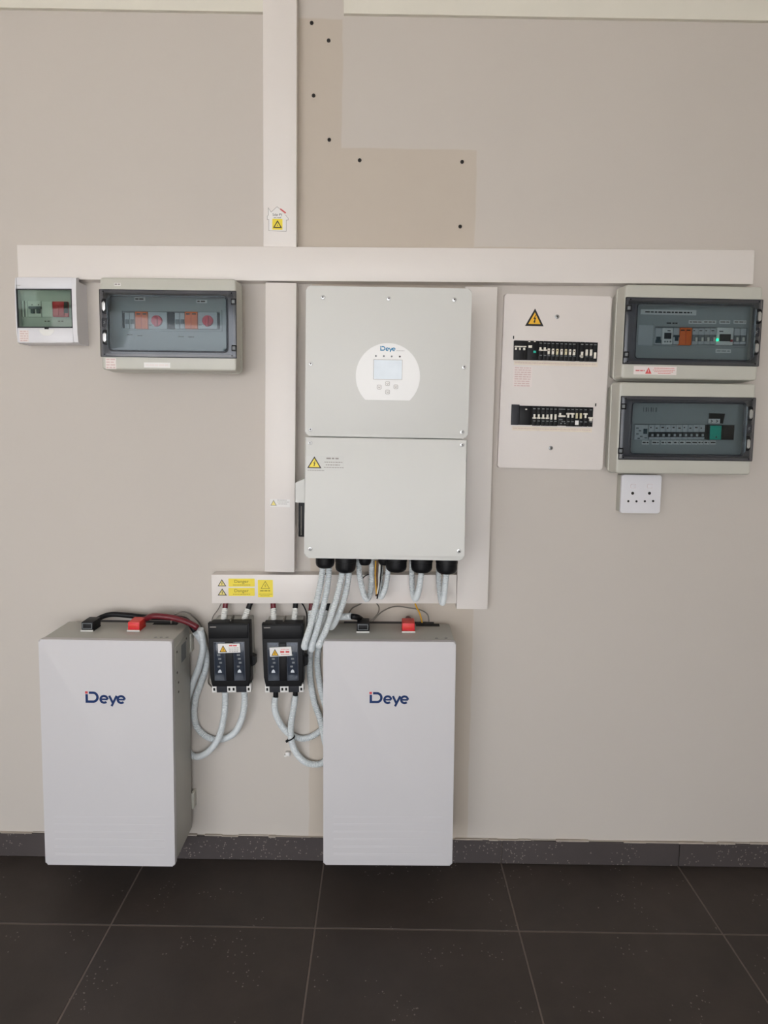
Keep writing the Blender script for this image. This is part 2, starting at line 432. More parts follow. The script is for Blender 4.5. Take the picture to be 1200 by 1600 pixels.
# house sticker
y = -.04; L = lambda u, v: t_up.L(u, v, y)
hs = MB().prism([L(*p) for p in ((419, 325), (423, 330), (424, 332), (433, 323), (450, 341), (450, 344), (447, 344), (447.5, 361.5), (420, 360.5), (420, 343), (418, 343), (418, 337), (419.5, 336))], y-.0005, y).build('house_sticker', 'sticker_white', t_up.o, label='white house-shaped sticker')
MB().stroke([L(*p) for p in ((419.2, 324.5), (419.5, 336), (417.6, 338), (417.6, 343.4), (420, 343), (420, 360.5), (447.3, 361.5), (447.3, 344), (450.3, 344), (450.3, 341), (446, 336))], .0011, y-.0008, y-.0004).build('sticker_outline', 'ink_grey', hs)
MB().stroke([L(*p) for p in ((419.4, 325), (423.6, 331.5), (433, 323), (438, 327))], .0011, y-.0008, y-.0004).build('sticker_outline', 'ink_grey', hs)
MB().stroke([L(438, 326.5), L(446.5, 333)], .004, y-.0008, y-.0004).build('sticker_roof_mark', 'ink_red', hs)
a, b, c, e = t_up.R(426, 333.5, 441, 337.5, y); MB().text('Solar PV', a, b, c, e, y-.0005).build('sticker_text', 'ink', hs)
a, b, c, e = t_up.R(428, 338.5, 439.5, 341, y); MB().text('on roof', a, b, c, e, y-.0005).build('sticker_text', 'ink', hs)
a, b, c, e = t_up.R(425.5, 342, 441.5, 359, y); sq = MB().box(a, b, y-.0009, y-.0004, c, e).build('sticker_square', 'sticker_yellow', hs)
a, b, c, e = t_up.R(428, 345.5, 439.5, 355.5, y); MB().stroke(tri((a+b)/2, c, b-a, e-c), .0028, y-.0012, y-.0009, True).build('triangle_outline', 'ink', hs)
MB().lathe(((a+b)/2, y-.0009, c+(e-c)*.36), (0, -1, 0), [(0, .0018), (.0003, .0018)], 8).build('triangle_dot', 'ink', hs)
# little sticker on the left trunking
y = -.05
a, b, c, e = t_lft.R(422, 780, 453, 792, y); ls = MB().box(a, b, y-.0004, y, c, e).build('warning_sticker', 'sticker_white', t_lft.o)
a, b, c, e = t_lft.R(422.5, 781, 432.5, 790, y); hazard(ls, (a+b)/2, c, b-a, e-c, y-.0004, 'pale_yellow', 'ink_grey', .12, bolt=False)
for k, (u0, u1, v) in enumerate(((433.5, 448, 781.5), (433.5, 452, 784.5), (435, 449, 787.5))):
    a, b, c, e = t_lft.R(u0, v-.6, u1, v+.6, y); MB().words(a, b, (c+e)/2, .0014, y-.0004, k).build('print_line', 'ink_grey', ls)
# danger stickers on the low trunking
y = -.045
for i, v in enumerate((910.5, 925)):
    a, b, c, e = t_bot.R(340, v-5.5, 353.5+i, v+5.5, y); o = hazard(t_bot.o, (a+b)/2, c, b-a, e-c, y, 'pale_yellow', 'ink', .12)
    a, b, c, e = t_bot.R(357, v-6.5, 398, v+6, y); o = MB().prism(rrect(a, b, c, e, .002), y-.0005, y).build('danger_sticker', 'sticker_yellow', t_bot.o, label='yellow sticker reading Danger')
    a, b, c, e = t_bot.R(366.5, v-4.5, 388.5, v+1.8, y); MB().text('Danger', a, b, c, e, y-.0005).build('sticker_text', 'ink_brown', o)
    a, b, c, e = t_bot.R(364, v+2.6, 391, v+4.2, y); MB().words(a, b, (c+e)/2, .0016, y-.0005, i+4).build('print_line', 'ink_brown', o)
a, b, c, e = t_bot.R(403, 906, 426.5, 933, y); o = MB().prism(rrect(a, b, c, e, .002), y-.0005, y).build('hazard_sticker', 'sticker_yellow', t_bot.o)
a, b, c, e = t_bot.R(408, 908.5, 421, 919.5, y); MB().stroke(tri((a+b)/2, c, b-a, e-c), .0016, y-.0009, y-.0005, True).build('triangle_outline', 'ink_brown', o)
MB().stroke([((a+b)/2+.001, e-.009), ((a+b)/2-.002, e-.014), ((a+b)/2+.002, e-.014), ((a+b)/2-.001, e-.019)], .0011, y-.0009, y-.0005).build('lightning_bolt', 'ink_brown', o)
for k, (u0, u1, v, hh) in enumerate(((406.5, 423, 923, .0028), (404.5, 425.5, 928.3, .0013), (407, 421, 930.8, .0013))):
    a, b, c, e = t_bot.R(u0, v-1, u1, v+1, y); MB().words(a, b, (c+e)/2, hh, y-.0005, k+20).build('print_line', 'ink_brown', o)

# ------------------------------------------------------------------ maker's logo
def arc(cx, cz, rx, rz, a0, a1, n=14): return [(cx+rx*math.cos(math.radians(a0+(a1-a0)*k/n)), cz+rz*math.sin(math.radians(a0+(a1-a0)*k/n))) for k in range(n+1)]
def logo(parent, x0, z1, s, y, blue='logo_blue', dot='logo_red'):
    """letters D e y e; one unit = s; origin at the top left corner"""
    f = lambda pts: [(x0+px*s, z1-pz*s) for px, pz in pts]
    t = .0004; yf = y-t
    D = [(22, 7), (48, 7)]+[(48+28*math.sin(math.radians(a)), 36-29*math.cos(math.radians(a))) for a in range(8, 180, 9)]+[(48, 65), (8, 65), (8, 17)]
    MB().stroke(f(D), 15.5*s, yf, y).build('logo_letter', blue, parent)
    MB().box(x0-1*s, x0+15*s, yf, y, z1-13*s, z1+2*s).build('logo_dot', dot, parent)
    for ex in (90, 198):
        cx, cz, r = ex+27, 49, 22
        e = [(cx-r, cz+2), (cx+r+5, cz+2)]
        MB().stroke(f([(cx-r, cz), (cx+r, cz)]), 11.5*s, yf, y).stroke(f([(cx+r*math.cos(math.radians(a)), cz-r*math.sin(math.radians(a))) for a in range(0, 318, 12)]), 14*s, yf-.00005, y).build('logo_letter', blue, parent)
    MB().stroke(f([(150, 25), (173, 74)]), 14*s, yf, y).stroke(f([(197, 25), (164, 93)]), 14*s, yf-.00005, y).build('logo_letter', blue, parent)

# ------------------------------------------------------------------ inverter
ID = .25
inv = Thing('inverter', [(476, 446), (738, 451), (725, 877), (477, 871)], ID, 'large off-white solar inverter with a round-topped display on its front', 'inverter')
W, H = inv.w, inv.h; y = -ID
zs = inv.L(603, 684, y)[1]
MB().box(-W/2+.012, W/2-.012, -ID+.022, -.02, .012, H-.012, .006).build('body', 'body_grey', inv.o)
MB().box(-W/2+.08, W/2-.08, -.02, -.001, .1, H-.06).build('mounting_bracket', 'steel', inv.o)
zu = MB(); zu.prism(rrect(-W/2, W/2, zs+.0012, H, .012), -ID, -ID+.024, .004); uc = zu.build('upper_cover', 'inverter', inv.o)
pts = [(W/2, zs-.0012), (-W/2, zs-.0012)]+[p for p in rrect(-W/2, W/2, 0, .3, .014)[12:24]]
MB().prism(pts, -ID, -ID+.024, .004).build('lower_cover', 'inverter', inv.o)
for u, v in ((504.5, 464.5), (607.5, 466.5), (710, 468.5), (485.5, 568.5), (725, 573.5), (485, 671), (722, 675), (484.5, 692), (722, 695), (484.5, 857.5), (717, 861)):
    x, z = inv.L(u, v, y); screw(inv.o, x, z, y, .0058)
# display: a disc with the lower part cut off straight
cx, cz = inv.L(606, 588, y); rx = .0885*(W/.452); R_ = (inv.L(656, 588, y)[0]-inv.L(555.5, 588, y)[0])/2
zb = inv.L(604, 624.5, y)[1]; a0 = math.degrees(math.asin((zb-cz)/R_))
ap = arc(cx, cz, R_, R_*1.02, a0, 180-a0, 40)
dp = MB().prism(ap, y-.0012, y).build('display_panel', 'display_film', inv.o); yd = y-.0012
a, b, c, e = inv.R(584, 562.5, 628, 592.5, y)
MB().ring([(b+.001, e+.001), (a-.001, e+.001), (a-.001, c-.001), (b+.001, c-.001)], [(b, e), (a, e), (a, c), (b, c)], yd-.0005, yd).build('screen_frame', 'ink_grey', dp)
MB().box(a, b, yd-.0003, yd, c, e).build('screen', 'lcd', dp)
for i, (u, v) in enumerate(((587.3, 556.3), (599.8, 556.5), (612, 557), (624.7, 557.2))):
    x, z = inv.L(u, v, y); MB().lathe((x, yd, z), (0, -1, 0), [(0, .0026), (.0008, .0022)], 10).build('indicator_light', 'mid_grey' if i < 3 else 'ink', dp)
for u, v in ((592.5, 605), (605.5, 599.5), (618.5, 604.5), (605.5, 612.5)):
    x, z = inv.L(u, v, y); o = MB().prism(rrect(x-.0058, x+.0058, z-.0058, z+.0058, .003), yd-.0008, yd, .0004).build('button', 'sticker_white', dp)
    MB().stroke(rrect(x-.0058, x+.0058, z-.0058, z+.0058, .003)[::2], .0008, yd-.001, yd-.0008, True).build('button_mark', 'ink_grey', o)
    MB().stroke([(x-.003, z+.001), (x, z-.002), (x+.003, z+.001)], .001, yd-.001, yd-.0008).build('button_mark', 'ink_grey', o)
x, z = inv.L(594.3, 541, y); s_ = (inv.L(618, 541, y)[0]-x)/253
logo(dp, x, z, s_, yd, 'logo_cyan', 'logo_cyan')
a, b, c, e = inv.R(619.5, 547.5, 632, 548.7, y); MB().words(a, b, (c+e)/2, .001, yd, 3).build('print_line', 'ink_grey', dp)
# warning sticker
a, b, c, e = inv.R(479.5, 712.5, 537, 735.5, y); st = MB().box(a, b, y-.0004, y, c, e).build('warning_sticker', 'inverter', inv.o)
a, b, c, e = inv.R(480, 713, 502.5, 731.5, y); hazard(st, (a+b)/2, c, b-a, e-c, y-.0004, 'sticker_yellow', 'ink', .1)
for k, (u0, u1, v, hh) in enumerate(((510, 531, 716.3, .0042), (507, 535, 722.3, .0022), (509, 531, 726.5, .0022), (506, 537, 730.5, .0018), (480.5, 507, 735, .0015))):
    a, b, c, e = inv.R(u0, v-1, u1, v+1, y); MB().words(a, b, (c+e)/2, hh, y-.0004, k+30).build('print_line', 'ink_grey', st)
# things on its left flank
xl = -W/2+.012
p = inv.L(467, 658, -.15); MB().lathe((xl, -.15, p[1]), (-1, 0, 0), [(0, .008), (.016, .0075), (.018, .006)], 14).build('side_knob', 'black', inv.o)
zA, zB = inv.L(470, 742, -.15)[1], inv.L(470, 784, -.15)[1]
b_ = MB(); xo = inv.L(463, 760, -.15)[0]
b_.prism([(xl, zA), (xo, zA-.022), (xo, zB), (xl, zB)], -.17, -.075).build('side_bracket', 'inverter', inv.o)
zA, zB = zB, inv.L(470, 838, -.15)[1]
MB().box(inv.L(467, 800, -.15)[0], xl, -.16, -.08, zB, zA-.0005, .003).build('side_isolator', 'black', inv.o)
xm = inv.L(471.5, 800, -.15)[0]; MB().box(xm-.001, xm+.001, -.162, -.1599, zB+.006, zA-.012).build('isolator_highlight', 'wire_grey', inv.o)  # grey strip paints the vertical highlight on the black isolator
# cable glands under it
GL = {}
for k, (u, v, yy, r) in enumerate(((508, 886, -.135, .029), (540, 893, -.175, .031), (570, 882, -.13, .02), (601, 882, -.13, .02), (619, 892, -.175, .032), (658.5, 893, -.175, .0325), (697.5, 895, -.175, .032))):
    x, z = inv.L(u, v, yy); top = .012
    g = MB().lathe((x, yy, z), (0, 0, 1), [(0, r*.72), (.006, r*.93), (.014, r), (.03, r), (.031, r*1.04), (max(.034, top-z), r*1.04)], 12 if r > .025 else 16)
    GL[k] = (g.build('cable_gland', 'black', inv.o), V(u, v, yy))

# ------------------------------------------------------------------ batteries
BD = .205; BB = .03
def battery(quad, label, black, red, slot, marks, logo_px, side_plate):
    t = Thing('battery', quad, BD, label, 'battery', 'wall batteries'); w, h = t.w, t.h
    MB().box(-w/2+.002, w/2-.002, -BD+.018, -BB, .006, h-.003, .002).build('body', 'body_grey', t.o)
    MB().prism(rrect(-w/2, w/2, 0, h, .007), -BD, -BD+.0175, .005).build('front_cover', 'battery', t.o)
    MB().box(-w/2+.05, w/2-.05, -BB, -.001, .05, h-.006).build('mounting_bracket', 'dark_grey', t.o)  # wall bracket; its dark colour also paints the shadow gap behind the battery
    for k in range(6):
        z = .035+k*.024; MB().prism(rrect(-w/2+.03, w/2-.03, z-.0035, z+.0035, .003), -BD-.0002, -BD+.0001).build('embossed_rib', 'battery', t.o)
    x, z = t.L(logo_px[0], logo_px[1], -BD); s = (t.L(logo_px[2], logo_px[1], -BD)[0]-x)/253
    logo(t.o, x, z, s, -BD)
    ztop = (t.m @ Vector((0, 0, h-.003))).z
    def term(px, m, part):
        (u0, u1, v) = px; A = t.i @ VZ(u0, v, ztop); B = t.i @ VZ(u1, v, ztop); zt = h-.003
        o = MB().box(A.x-.001, B.x+.001, A.y-.0005, A.y+.052, zt, zt+.004).build(part, m, t.o)
        MB().box(A.x-.0015, B.x+.0015, A.y-.003, A.y+.001, zt, zt+.005, .001).build('terminal_lip', 'sticker_white', o)
        MB().box(A.x, B.x, A.y+.001, A.y+.055, zt+.004, zt+.029, .002).build('terminal_cap', m, o)
        MB().ring([(B.x-.003, zt+.026), (A.x+.003, zt+.026), (A.x+.003, zt+.008), (B.x-.003, zt+.008)], [(B.x-.005, zt+.024), (A.x+.005, zt+.024), (A.x+.005, zt+.01), (B.x-.005, zt+.01)], A.y+.0003, A.y+.001).build('terminal_rim', 'mid_grey' if m == 'black' else 'red_knob', o)
        return t.m @ Vector(((A.x+B.x)/2, A.y+.05, zt+.016))
    pb = term(black, 'black', 'negative_terminal'); pr_ = term(red, 'red_cap', 'positive_terminal')
    A = t.i @ VZ(slot[0], slot[2], ztop); B = t.i @ VZ(slot[1], slot[2], ztop)
    MB().box(A.x, B.x, A.y, -BB+.0005, h-.012, h-.0025).build('cable_slot', 'hole', t.o)
    for u, v in marks:
        p = t.i @ VZ(u, v, ztop)
        MB().lathe((p.x, p.y, h-.003), (0, 0, 1), [(0, .005), (.0008, .0045)], 10).build('top_screw', 'steel', t.o)
    if side_plate:
        xr = w/2-.002
        MB().box(xr, xr+.0015, -BD+.03, -.06, h-.13, h-.03, .0005).build('side_plate', 'body_grey', t.o)
        MB().box(xr+.0015, xr+.002, -.12, -.075, h-.1, h-.045).build('side_opening', 'mid_grey', t.o)
        for yy, zz in ((-.16, h-.05), (-.16, h-.115), (-.15, h-.15), (-.15, h-.18), (-.07, h-.04)):
            MB().lathe((xr+.0015, yy, zz), (1, 0, 0), [(0, .004), (.001, .003)], 8).build('side_screw', 'ink', t.o)
        xr += .001
        MB().box(xr-.004, xr+.004, -BB+.001, -.001, h-.10, h-.04, .001).build('wall_lug', 'enclosure', t.o)
        MB().box(xr-.004, xr+.006, -BB+.001, -.001, .07, .125, .001).build('wall_lug', 'enclosure', t.o)
    return t, pb, pr_
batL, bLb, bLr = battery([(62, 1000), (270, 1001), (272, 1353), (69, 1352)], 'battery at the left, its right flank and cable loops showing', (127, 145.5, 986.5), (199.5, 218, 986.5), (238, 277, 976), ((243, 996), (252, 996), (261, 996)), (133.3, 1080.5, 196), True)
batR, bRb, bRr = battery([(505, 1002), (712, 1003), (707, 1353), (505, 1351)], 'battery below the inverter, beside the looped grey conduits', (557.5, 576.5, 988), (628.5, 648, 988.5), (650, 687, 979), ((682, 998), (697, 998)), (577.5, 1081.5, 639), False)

# ------------------------------------------------------------------ fuse disconnectors
FD = .10
def disconnector(quad, label, plate, st_quad, red):
    t = Thing('fuse_disconnector', quad, FD, label, 'fuse switch', 'black fuse disconnectors between the batteries'); w, h = t.w, t.h
    MB().box(-w/2+.008, w/2-.006, -.05, -.002, .006, h-.004, .002).build('housing', 'body_grey', t.o)
    MB().box(-w/2+.004, w/2-.003, -.078, -.05, .004, h-.002, .002).build('shroud', 'black', t.o)
    MB().box(-.002, .002, -.075, -.03, h-.003, h+.004).build('phase_barrier', 'wire_grey', t.o)
    c = MB(); c.prism([(-w/2, h), (-w/2+.002, .03), (-w/2+.008, 0), (w/2-.008, 0), (w/2-.001, .03), (w/2, h)], -FD, -.078, .003); cv = c.build('switch_cover', 'black', t.o)
    MB().box(-w/2+.004, w/2-.004, -FD-.005, -FD+.001, h*.77, h*.985, .002).build('pull_handle', 'black', t.o)
    MB().box(-.012, .012, -FD-.004, -FD+.001, .02, h*.7, .002).build('centre_ridge', 'black', t.o)
    MB().box(-w/2+.008, -w/2+.028, -FD-.0054, -FD-.005, h*.945, h*.96).build('maker_mark', 'ink_grey', t.o)
    MB().prism([(w/2-.002, h*.45), (w/2+.010, h*.42), (w/2+.010, h*.3), (w/2-.002, h*.27)], -.075, -.05).build('side_catch', 'black', t.o)
    for s in (-1, 1):
        cx = s*w*.235
        fr = MB().box(cx-.018, cx+.018, -FD-.0012, -FD+.0005, .02, h*.71, .0008).build('window', 'window_grey', t.o)
        MB().box(cx-.016, cx+.016, -FD-.0025, -FD-.0013, .022, h*.70, .0004).build('pane', 'clear_pane', fr)
        f = MB()
        f.prism([(cx-.006, .047), (cx+.006, .047), (cx+.004, .054), (cx, .058), (cx-.005, .053)], -FD-.0032, -FD-.0025); f.build('fuse_glint', 'crystal', fr)
        for q in range(5):
            zz = .064+q*.0125; MB().box(cx-.007+(q*5 % 3)*.003, cx+.001+(q*7 % 4)*.002, -FD-.003, -FD-.0025, zz, zz+.0055).build('fuse_mark', 'mid_grey', fr)
        MB().box(cx-.017, cx+.017, -.085, -.03, -.026, .006, .002).build('terminal_shroud', 'dark_grey', t.o)
        for q in (-1, 1):
            xx = cx+q*.024
            cl = MB().box(xx-.007, xx+.007, -.088, -.06, -.024, .004, .001).build('terminal_clip', 'white', t.o)
            MB().box(xx-.003, xx+.003, -.0886, -.088, -.018, -.009).build('clip_gap', 'hole', cl)
    yq = -FD-.006
    pts = [t.L(u, v, yq) for u, v in st_quad]
    st = MB().prism(pts, yq-.0004, -FD-.004).build('warning_sticker', 'sticker_white', t.o)
    x0, z0 = pts[3]; w_, h_ = pts[2][0]-pts[3][0], pts[0][1]-pts[3][1]
    hazard(st, x0+w_*.23, z0+h_*.1, w_*.34, h_*.75, yq-.0004, 'hazard_yellow', 'ink_black', .1)
    for k, (fx0, fx1, fz, hh) in enumerate(((.5, .9, .8, .12), (.48, .93, .55, .06), (.48, .93, .35, .06), (.5, .93, .17, .06))) if not red else enumerate(((.5, .88, .8, .05), (.47, .93, .52, .2), (.5, .9, .25, .05))):
        MB().words(x0+w_*fx0, x0+w_*fx1, z0+h_*fz, h_*hh, yq-.0004, k+50).build('print_line', 'ink_red' if red or k == 0 else 'ink_grey', st)
    return t
fdL = disconnector([(323, 974), (390, 974), (392, 1073), (329, 1073)], 'black fuse disconnector beside the left battery, level grey-print sticker', 0, [(340, 1006), (374.5, 1005.5), (375.5, 1019.5), (341, 1020.5)], False)
fdR = disconnector([(408, 975), (472.5, 975), (475, 1073), (412, 1073)], 'black fuse disconnector nearer the hanging conduits, tilted red-print sticker', 0, [(421, 1012), (455, 1010.5), (456, 1024.5), (422, 1026)], True)

# ------------------------------------------------------------------ conduits and cables
def run(name, m, pts, r, label, cat, group, ribbed=False, world=False):
    P = pts if world else [V(*p) for p in pts]
    if ribbed: o = MB().tube(P, r, 12, True).build(name, m)
    else: o = MB().tube(P, r, 8).build(name, m)
    if not ribbed: o.data.set_sharp_from_angle(angle=3.0)
    return tag(o, label, cat, group)
G1 = 'conduits hanging from the inverter glands'; G2 = 'conduits looping to the fuse disconnectors'; G3 = 'small conduit loops under the inverter'
def cond(pts, label, group, r=.0102): return run('flexible_conduit', 'conduit', pts, r, label, 'conduit', group, True)
cond([(504.5, 884, -.135), (502, 905, -.15), (496, 935, -.17), (486, 975, -.165), (477, 1003, -.15), (476, 1011, -.13), (480.5, 1005, -.105), (484, 985, -.07), (486, 955, -.038)], 'grey ribbed conduit, leftmost of four hanging from the inverter glands', G1)
cond([(514, 884, -.122), (513, 905, -.137), (508, 935, -.157), (498, 975, -.155), (488.5, 1006, -.142), (487, 1014, -.12), (490.5, 1003, -.085), (495, 977, -.05), (498, 952, -.036)], 'grey ribbed conduit, second from left of four hanging from the inverter glands', G1)
cond([(535, 891, -.175), (533, 905, -.18), (526, 935, -.19), (513, 975, -.18), (501, 1003, -.166), (498.5, 1008, -.15), (499, 998, -.115), (505.5, 972, -.062), (510.5, 954, -.036)], 'grey ribbed conduit, third from left of four hanging from the inverter glands', G1)
cond([(545, 891, -.162), (544, 905, -.162), (538, 935, -.165), (527, 965, -.15), (518.5, 979, -.132), (515, 977, -.116), (516, 963, -.10), (519, 951, -.07), (520, 946, -.04)], 'grey ribbed conduit, rightmost of four hanging from the inverter glands', G1)
cond([(560.5, 874, -.13), (561.5, 895, -.13), (565, 915, -.125), (569.5, 931, -.115), (573.5, 936, -.10), (578, 928, -.085), (580.5, 905, -.08), (580.5, 868, -.08)], 'small grey conduit loop left of the loose coloured wires', G3, .0095)
cond([(607, 880, -.13), (605.5, 900, -.125), (602, 918, -.12), (597, 931, -.105), (594, 930, -.085), (594, 912, -.07), (595, 885, -.06)], 'short grey conduit curving just right of the loose coloured wires', G3, .009)
cond([(643, 868, -.075), (643.5, 905, -.08), (645, 926, -.09), (649, 936, -.115), (653.5, 925, -.15), (657, 905, -.17), (658.5, 891, -.175)], 'small grey conduit loop at the second gland from the right', G3, .0095)
cond([(685, 880, -.075), (686, 910, -.085), (688, 932, -.1), (691.5, 942, -.125), (694, 928, -.155), (696, 908, -.17), (697.5, 893, -.175)], 'small grey conduit loop at the rightmost gland', G3, .0095)
cond([(313, 983, -.075), (316, 996, -.065), (317, 1015, -.05), (311.5, 1040, -.038), (301.5, 1067, -.018), (292.5, 1098, -.0125), (289.5, 1128, -.0125), (290.5, 1165, -.0125), (302, 1181, -.014), (314, 1181, -.022), (328, 1172, -.034), (342, 1152, -.046), (350, 1120, -.05), (352, 1095, -.05), (352, 1080, -.05)], 'grey conduit from left battery to the left pole of the left disconnector', G2, .0108)
cond([(306, 988, -.055), (314, 1000, -.035), (321.5, 1020, -.02), (321.5, 1043, -.0125), (314, 1067, -.0115), (306, 1090, -.0125), (303.5, 1115, -.0125), (307.5, 1135, -.0125), (320, 1149, -.0125), (336, 1155.5, -.0125), (354, 1153, -.016), (368, 1143, -.03), (378, 1122, -.045), (382, 1100, -.05), (382, 1079, -.05)], 'grey conduit from left battery to the right pole of the left disconnector', G2, .0108)
cond([(549, 963, -.09), (530, 964, -.06), (520, 965, -.03), (511, 968, -.0125), (500, 976, -.0115), (491, 990, -.0115), (486, 1008, -.0115), (484, 1030, -.0115), (485, 1062, -.0115), (491, 1097, -.016), (499, 1120, -.03), (503.5, 1138, -.035), (507, 1156, -.028), (511.5, 1174, -.0125), (506, 1190, -.013), (492, 1194.5, -.0145), (476, 1190, -.02), (462, 1175, -.034), (455, 1155, -.046), (455, 1130, -.05), (459, 1105, -.05), (461.5, 1086, -.05)], 'grey conduit from right battery to the right pole of the right disconnector', G2, .0108)
cond([(504, 992, -.0115), (498, 1012, -.0115), (496, 1035, -.0115), (499, 1065, -.0115), (505, 1092, -.0115), (511, 1110, -.0115), (513, 1124, -.0115), (505, 1137, -.0115), (490, 1149, -.0115), (474, 1154, -.012), (458, 1150, -.018), (443, 1138, -.03), (432, 1118, -.042), (429, 1102, -.05), (430.5, 1088, -.05)], 'grey conduit crossing behind the black cable tie to the right disconnector', G2, .0108)
# cable tails
GC = 'cable tails at the fuse disconnectors'
def tail(u, v0, u1, v1, m, label, wht=True, y0=-.03, y1=-.045):
    if wht:
        t = bpy.data.objects.new('power_cable', None); COL.objects.link(t); p = V(u1, v1, y1); t.location = p; tag(t, label, 'cable', GC)
        um, vm = u+(u1-u)*.45, v0+(v1-v0)*.4
        MB().tube([V(u, v0, y0)-p, V((u+um)/2, (v0+vm)/2, (y0*.8+y1*.2))-p, V(um, vm+2, y0*.5+y1*.5)-p], .0085, 10).build('insulation', m, t)
        MB().tube([V(um, vm, y0*.55+y1*.45)-p, V((um+u1)/2, (vm+v1)/2, y1)-p, V(u1, v1, y1)-p], .0102, 12, True).build('conduit_sleeve', 'sleeve', t)
    else: run('power_cable', m, [(u, v0, y0), ((u+u1)/2, (v0+v1)/2, (y0+y1)/2), (u1, v1, y1)], .0085, label, 'cable', GC)
tail(353, 940, 349.5, 968, 'red_cable', 'red cable tail with pale sleeve at the left disconnector')
tail(392, 941, 381, 969, 'black', 'black cable tail with pale sleeve at the left disconnector')
tail(426.5, 941, 428, 967.5, 'red_cable', 'red cable tail with pale sleeve at the right disconnector')
tail(462, 941, 460, 967, 'black', 'black cable tail with pale sleeve at the right disconnector')
tail(487, 940, 486, 956, 'red_cable', 'red cable stub behind the hanging conduits', False, -.022, -.03)
tail(512.5, 940, 511, 956, 'black', 'black cable stub behind the hanging conduits', False, -.022, -.03)
run('power_cable', 'black', [(431, 1075, -.05), (431, 1092, -.05)], .0085, 'black cable end under the left pole of the right disconnector', 'cable', GC)
run('power_cable', 'black', [(461.5, 1075, -.05), (461.5, 1090, -.05)], .0085, 'black cable end under the right pole of the right disconnector', 'cable', GC)
# battery leads
def w2(p, dx=0, dy=0, dz=0): return p+Vector((dx, dy, dz))
run('power_cable', 'black', [bLb, w2(bLb, .012, .025, .006), V(174, 960, -.05), V(196, 961, -.042), V(225, 964, -.042), V(262, 965.5, -.045), V(290, 968.5, -.048), V(306, 988, -.055)], .0085, 'black lead from the black terminal of the left battery', 'cable', 'battery leads', world=True)
run('power_cable', 'red_cable', [bLr, w2(bLr, .02, .004, .008), V(240, 962.5, -.068), V(268, 965, -.068), V(294, 972.5, -.074), V(312, 983, -.075)], .0095, 'dark red lead from the red terminal of the left battery', 'cable', 'battery leads', world=True)
run('power_cable', 'black', [bRb, w2(bRb, -.008, .015, .004), V(557, 964, -.09), V(547, 963, -.09)], .0095, 'black lead from the black terminal of the right battery', 'cable', 'battery leads', world=True)
run('power_cable', 'red_cable', [bRr, w2(bRr, 0, .03, .002), w2(bRr, .004, .05, -.004), w2(bRr, .02, .06, -.03)], .008, 'dark red lead behind the red terminal of the right battery', 'cable', 'battery leads', world=True)
GW = 'thin loose wires'
def wire(m, pts, label, r=.0021): run('wire', m, pts, r, label, 'wire', GW)
wire('wire_grey', [(267.5, 974, -.055), (268, 968, -.055), (277, 958, -.05), (292, 957, -.045), (305, 966, -.03), (315, 979, -.016), (323, 996, -.005), (327, 1025, -.004), (327, 1052, -.004), (325.5, 1066, -.01), (332, 1074, -.05)], 'thin grey wire arching from the left battery to the left disconnector', .0026)
wire('wire_grey', [(347, 940, -.02), (341, 952, -.02), (333, 963, -.02), (330, 975, -.03)], 'thin grey wire left of the red tail at the left disconnector', .0016)
wire('black', [(469, 940, -.025), (474, 946, -.02), (479, 958, -.02), (480, 975, -.02), (478, 992, -.02)], 'thin black wire right of the right disconnector', .0024)
wire('wire_grey', [(545, 958, -.04), (551, 950, -.03), (561, 945, -.02), (566, 942, -.02)], 'thin grey wire rising left of the black terminal on the right battery')
wire('wire_grey', [(586, 940, -.02), (592, 948, -.03), (591, 957, -.05), (584, 966, -.07), (578, 972, -.08)], 'thin grey wire bending down behind the black terminal of the right battery')
wire('wire_grey', [(583, 970, -.075), (594, 958, -.05), (608, 950, -.03), (622, 947.5, -.022), (640, 950, -.025), (657, 953, -.035), (668, 960, -.05), (670.5, 973, -.055)], 'long thin grey wire arched over the right battery')
wire('wire_yellow', [(648, 941, -.025), (651, 949, -.035), (656, 959, -.05), (660, 974, -.055)], 'yellow wire dropping into the slot of the right battery', .0026)
wire('wire_brown', [(590, 876, -.12), (589, 895, -.12), (589.5, 915, -.12), (587.5, 933, -.12)], 'brown loose wire hanging under the inverter', .0024)
wire('wire_white', [(594, 876, -.122), (592.5, 895, -.122), (592, 912, -.122), (589, 929, -.125)], 'white loose wire hanging under the inverter', .0022)
wire('wire_yellow', [(587, 876, -.118), (586.5, 900, -.12), (587.5, 918, -.124), (588.5, 932, -.124)], 'yellow loose wire hanging under the inverter', .0022)
wire('black', [(597, 876, -.118), (595, 900, -.12), (592, 920, -.12), (589, 937, -.12)], 'black loose wire hanging under the inverter', .0022)
wire('black', [(565, 905, -.055), (572, 899, -.055), (580, 897, -.055), (586, 899, -.055)], 'short black wire behind the small conduit loop', .0018)
# cable tie
p = V(455, 1153, -.047)
tie = bpy.data.objects.new('cable_tie', None); COL.objects.link(tie); tie.location = p; tie.rotation_euler = (0, math.radians(-28), 0)
tag(tie, 'black cable tie around the crossing conduits', 'cable tie')
MB().ring(circle(0, 0, .0135, 18), circle(0, 0, .0118, 18), -.002, .002).build('strap', 'black', tie).rotation_euler = (math.radians(90), 0, 0)
MB().box(-.018, -.011, -.012, -.004, -.0035, .0035, .001).build('tie_head', 'black', tie)
p = V(450, 1177, -.004)
cl = MB().box(-.008, .008, -.008, .003, -.007, .007, .002).box(-.012, -.004, -.006, .003, -.010, -.004, .001).box(.001, .006, -.012, -.006, -.003, .008, .001).build('cable_clip', 'white'); cl.location = p
tag(cl, 'small white plastic cable clip on the wall below the tie', 'cable clip')

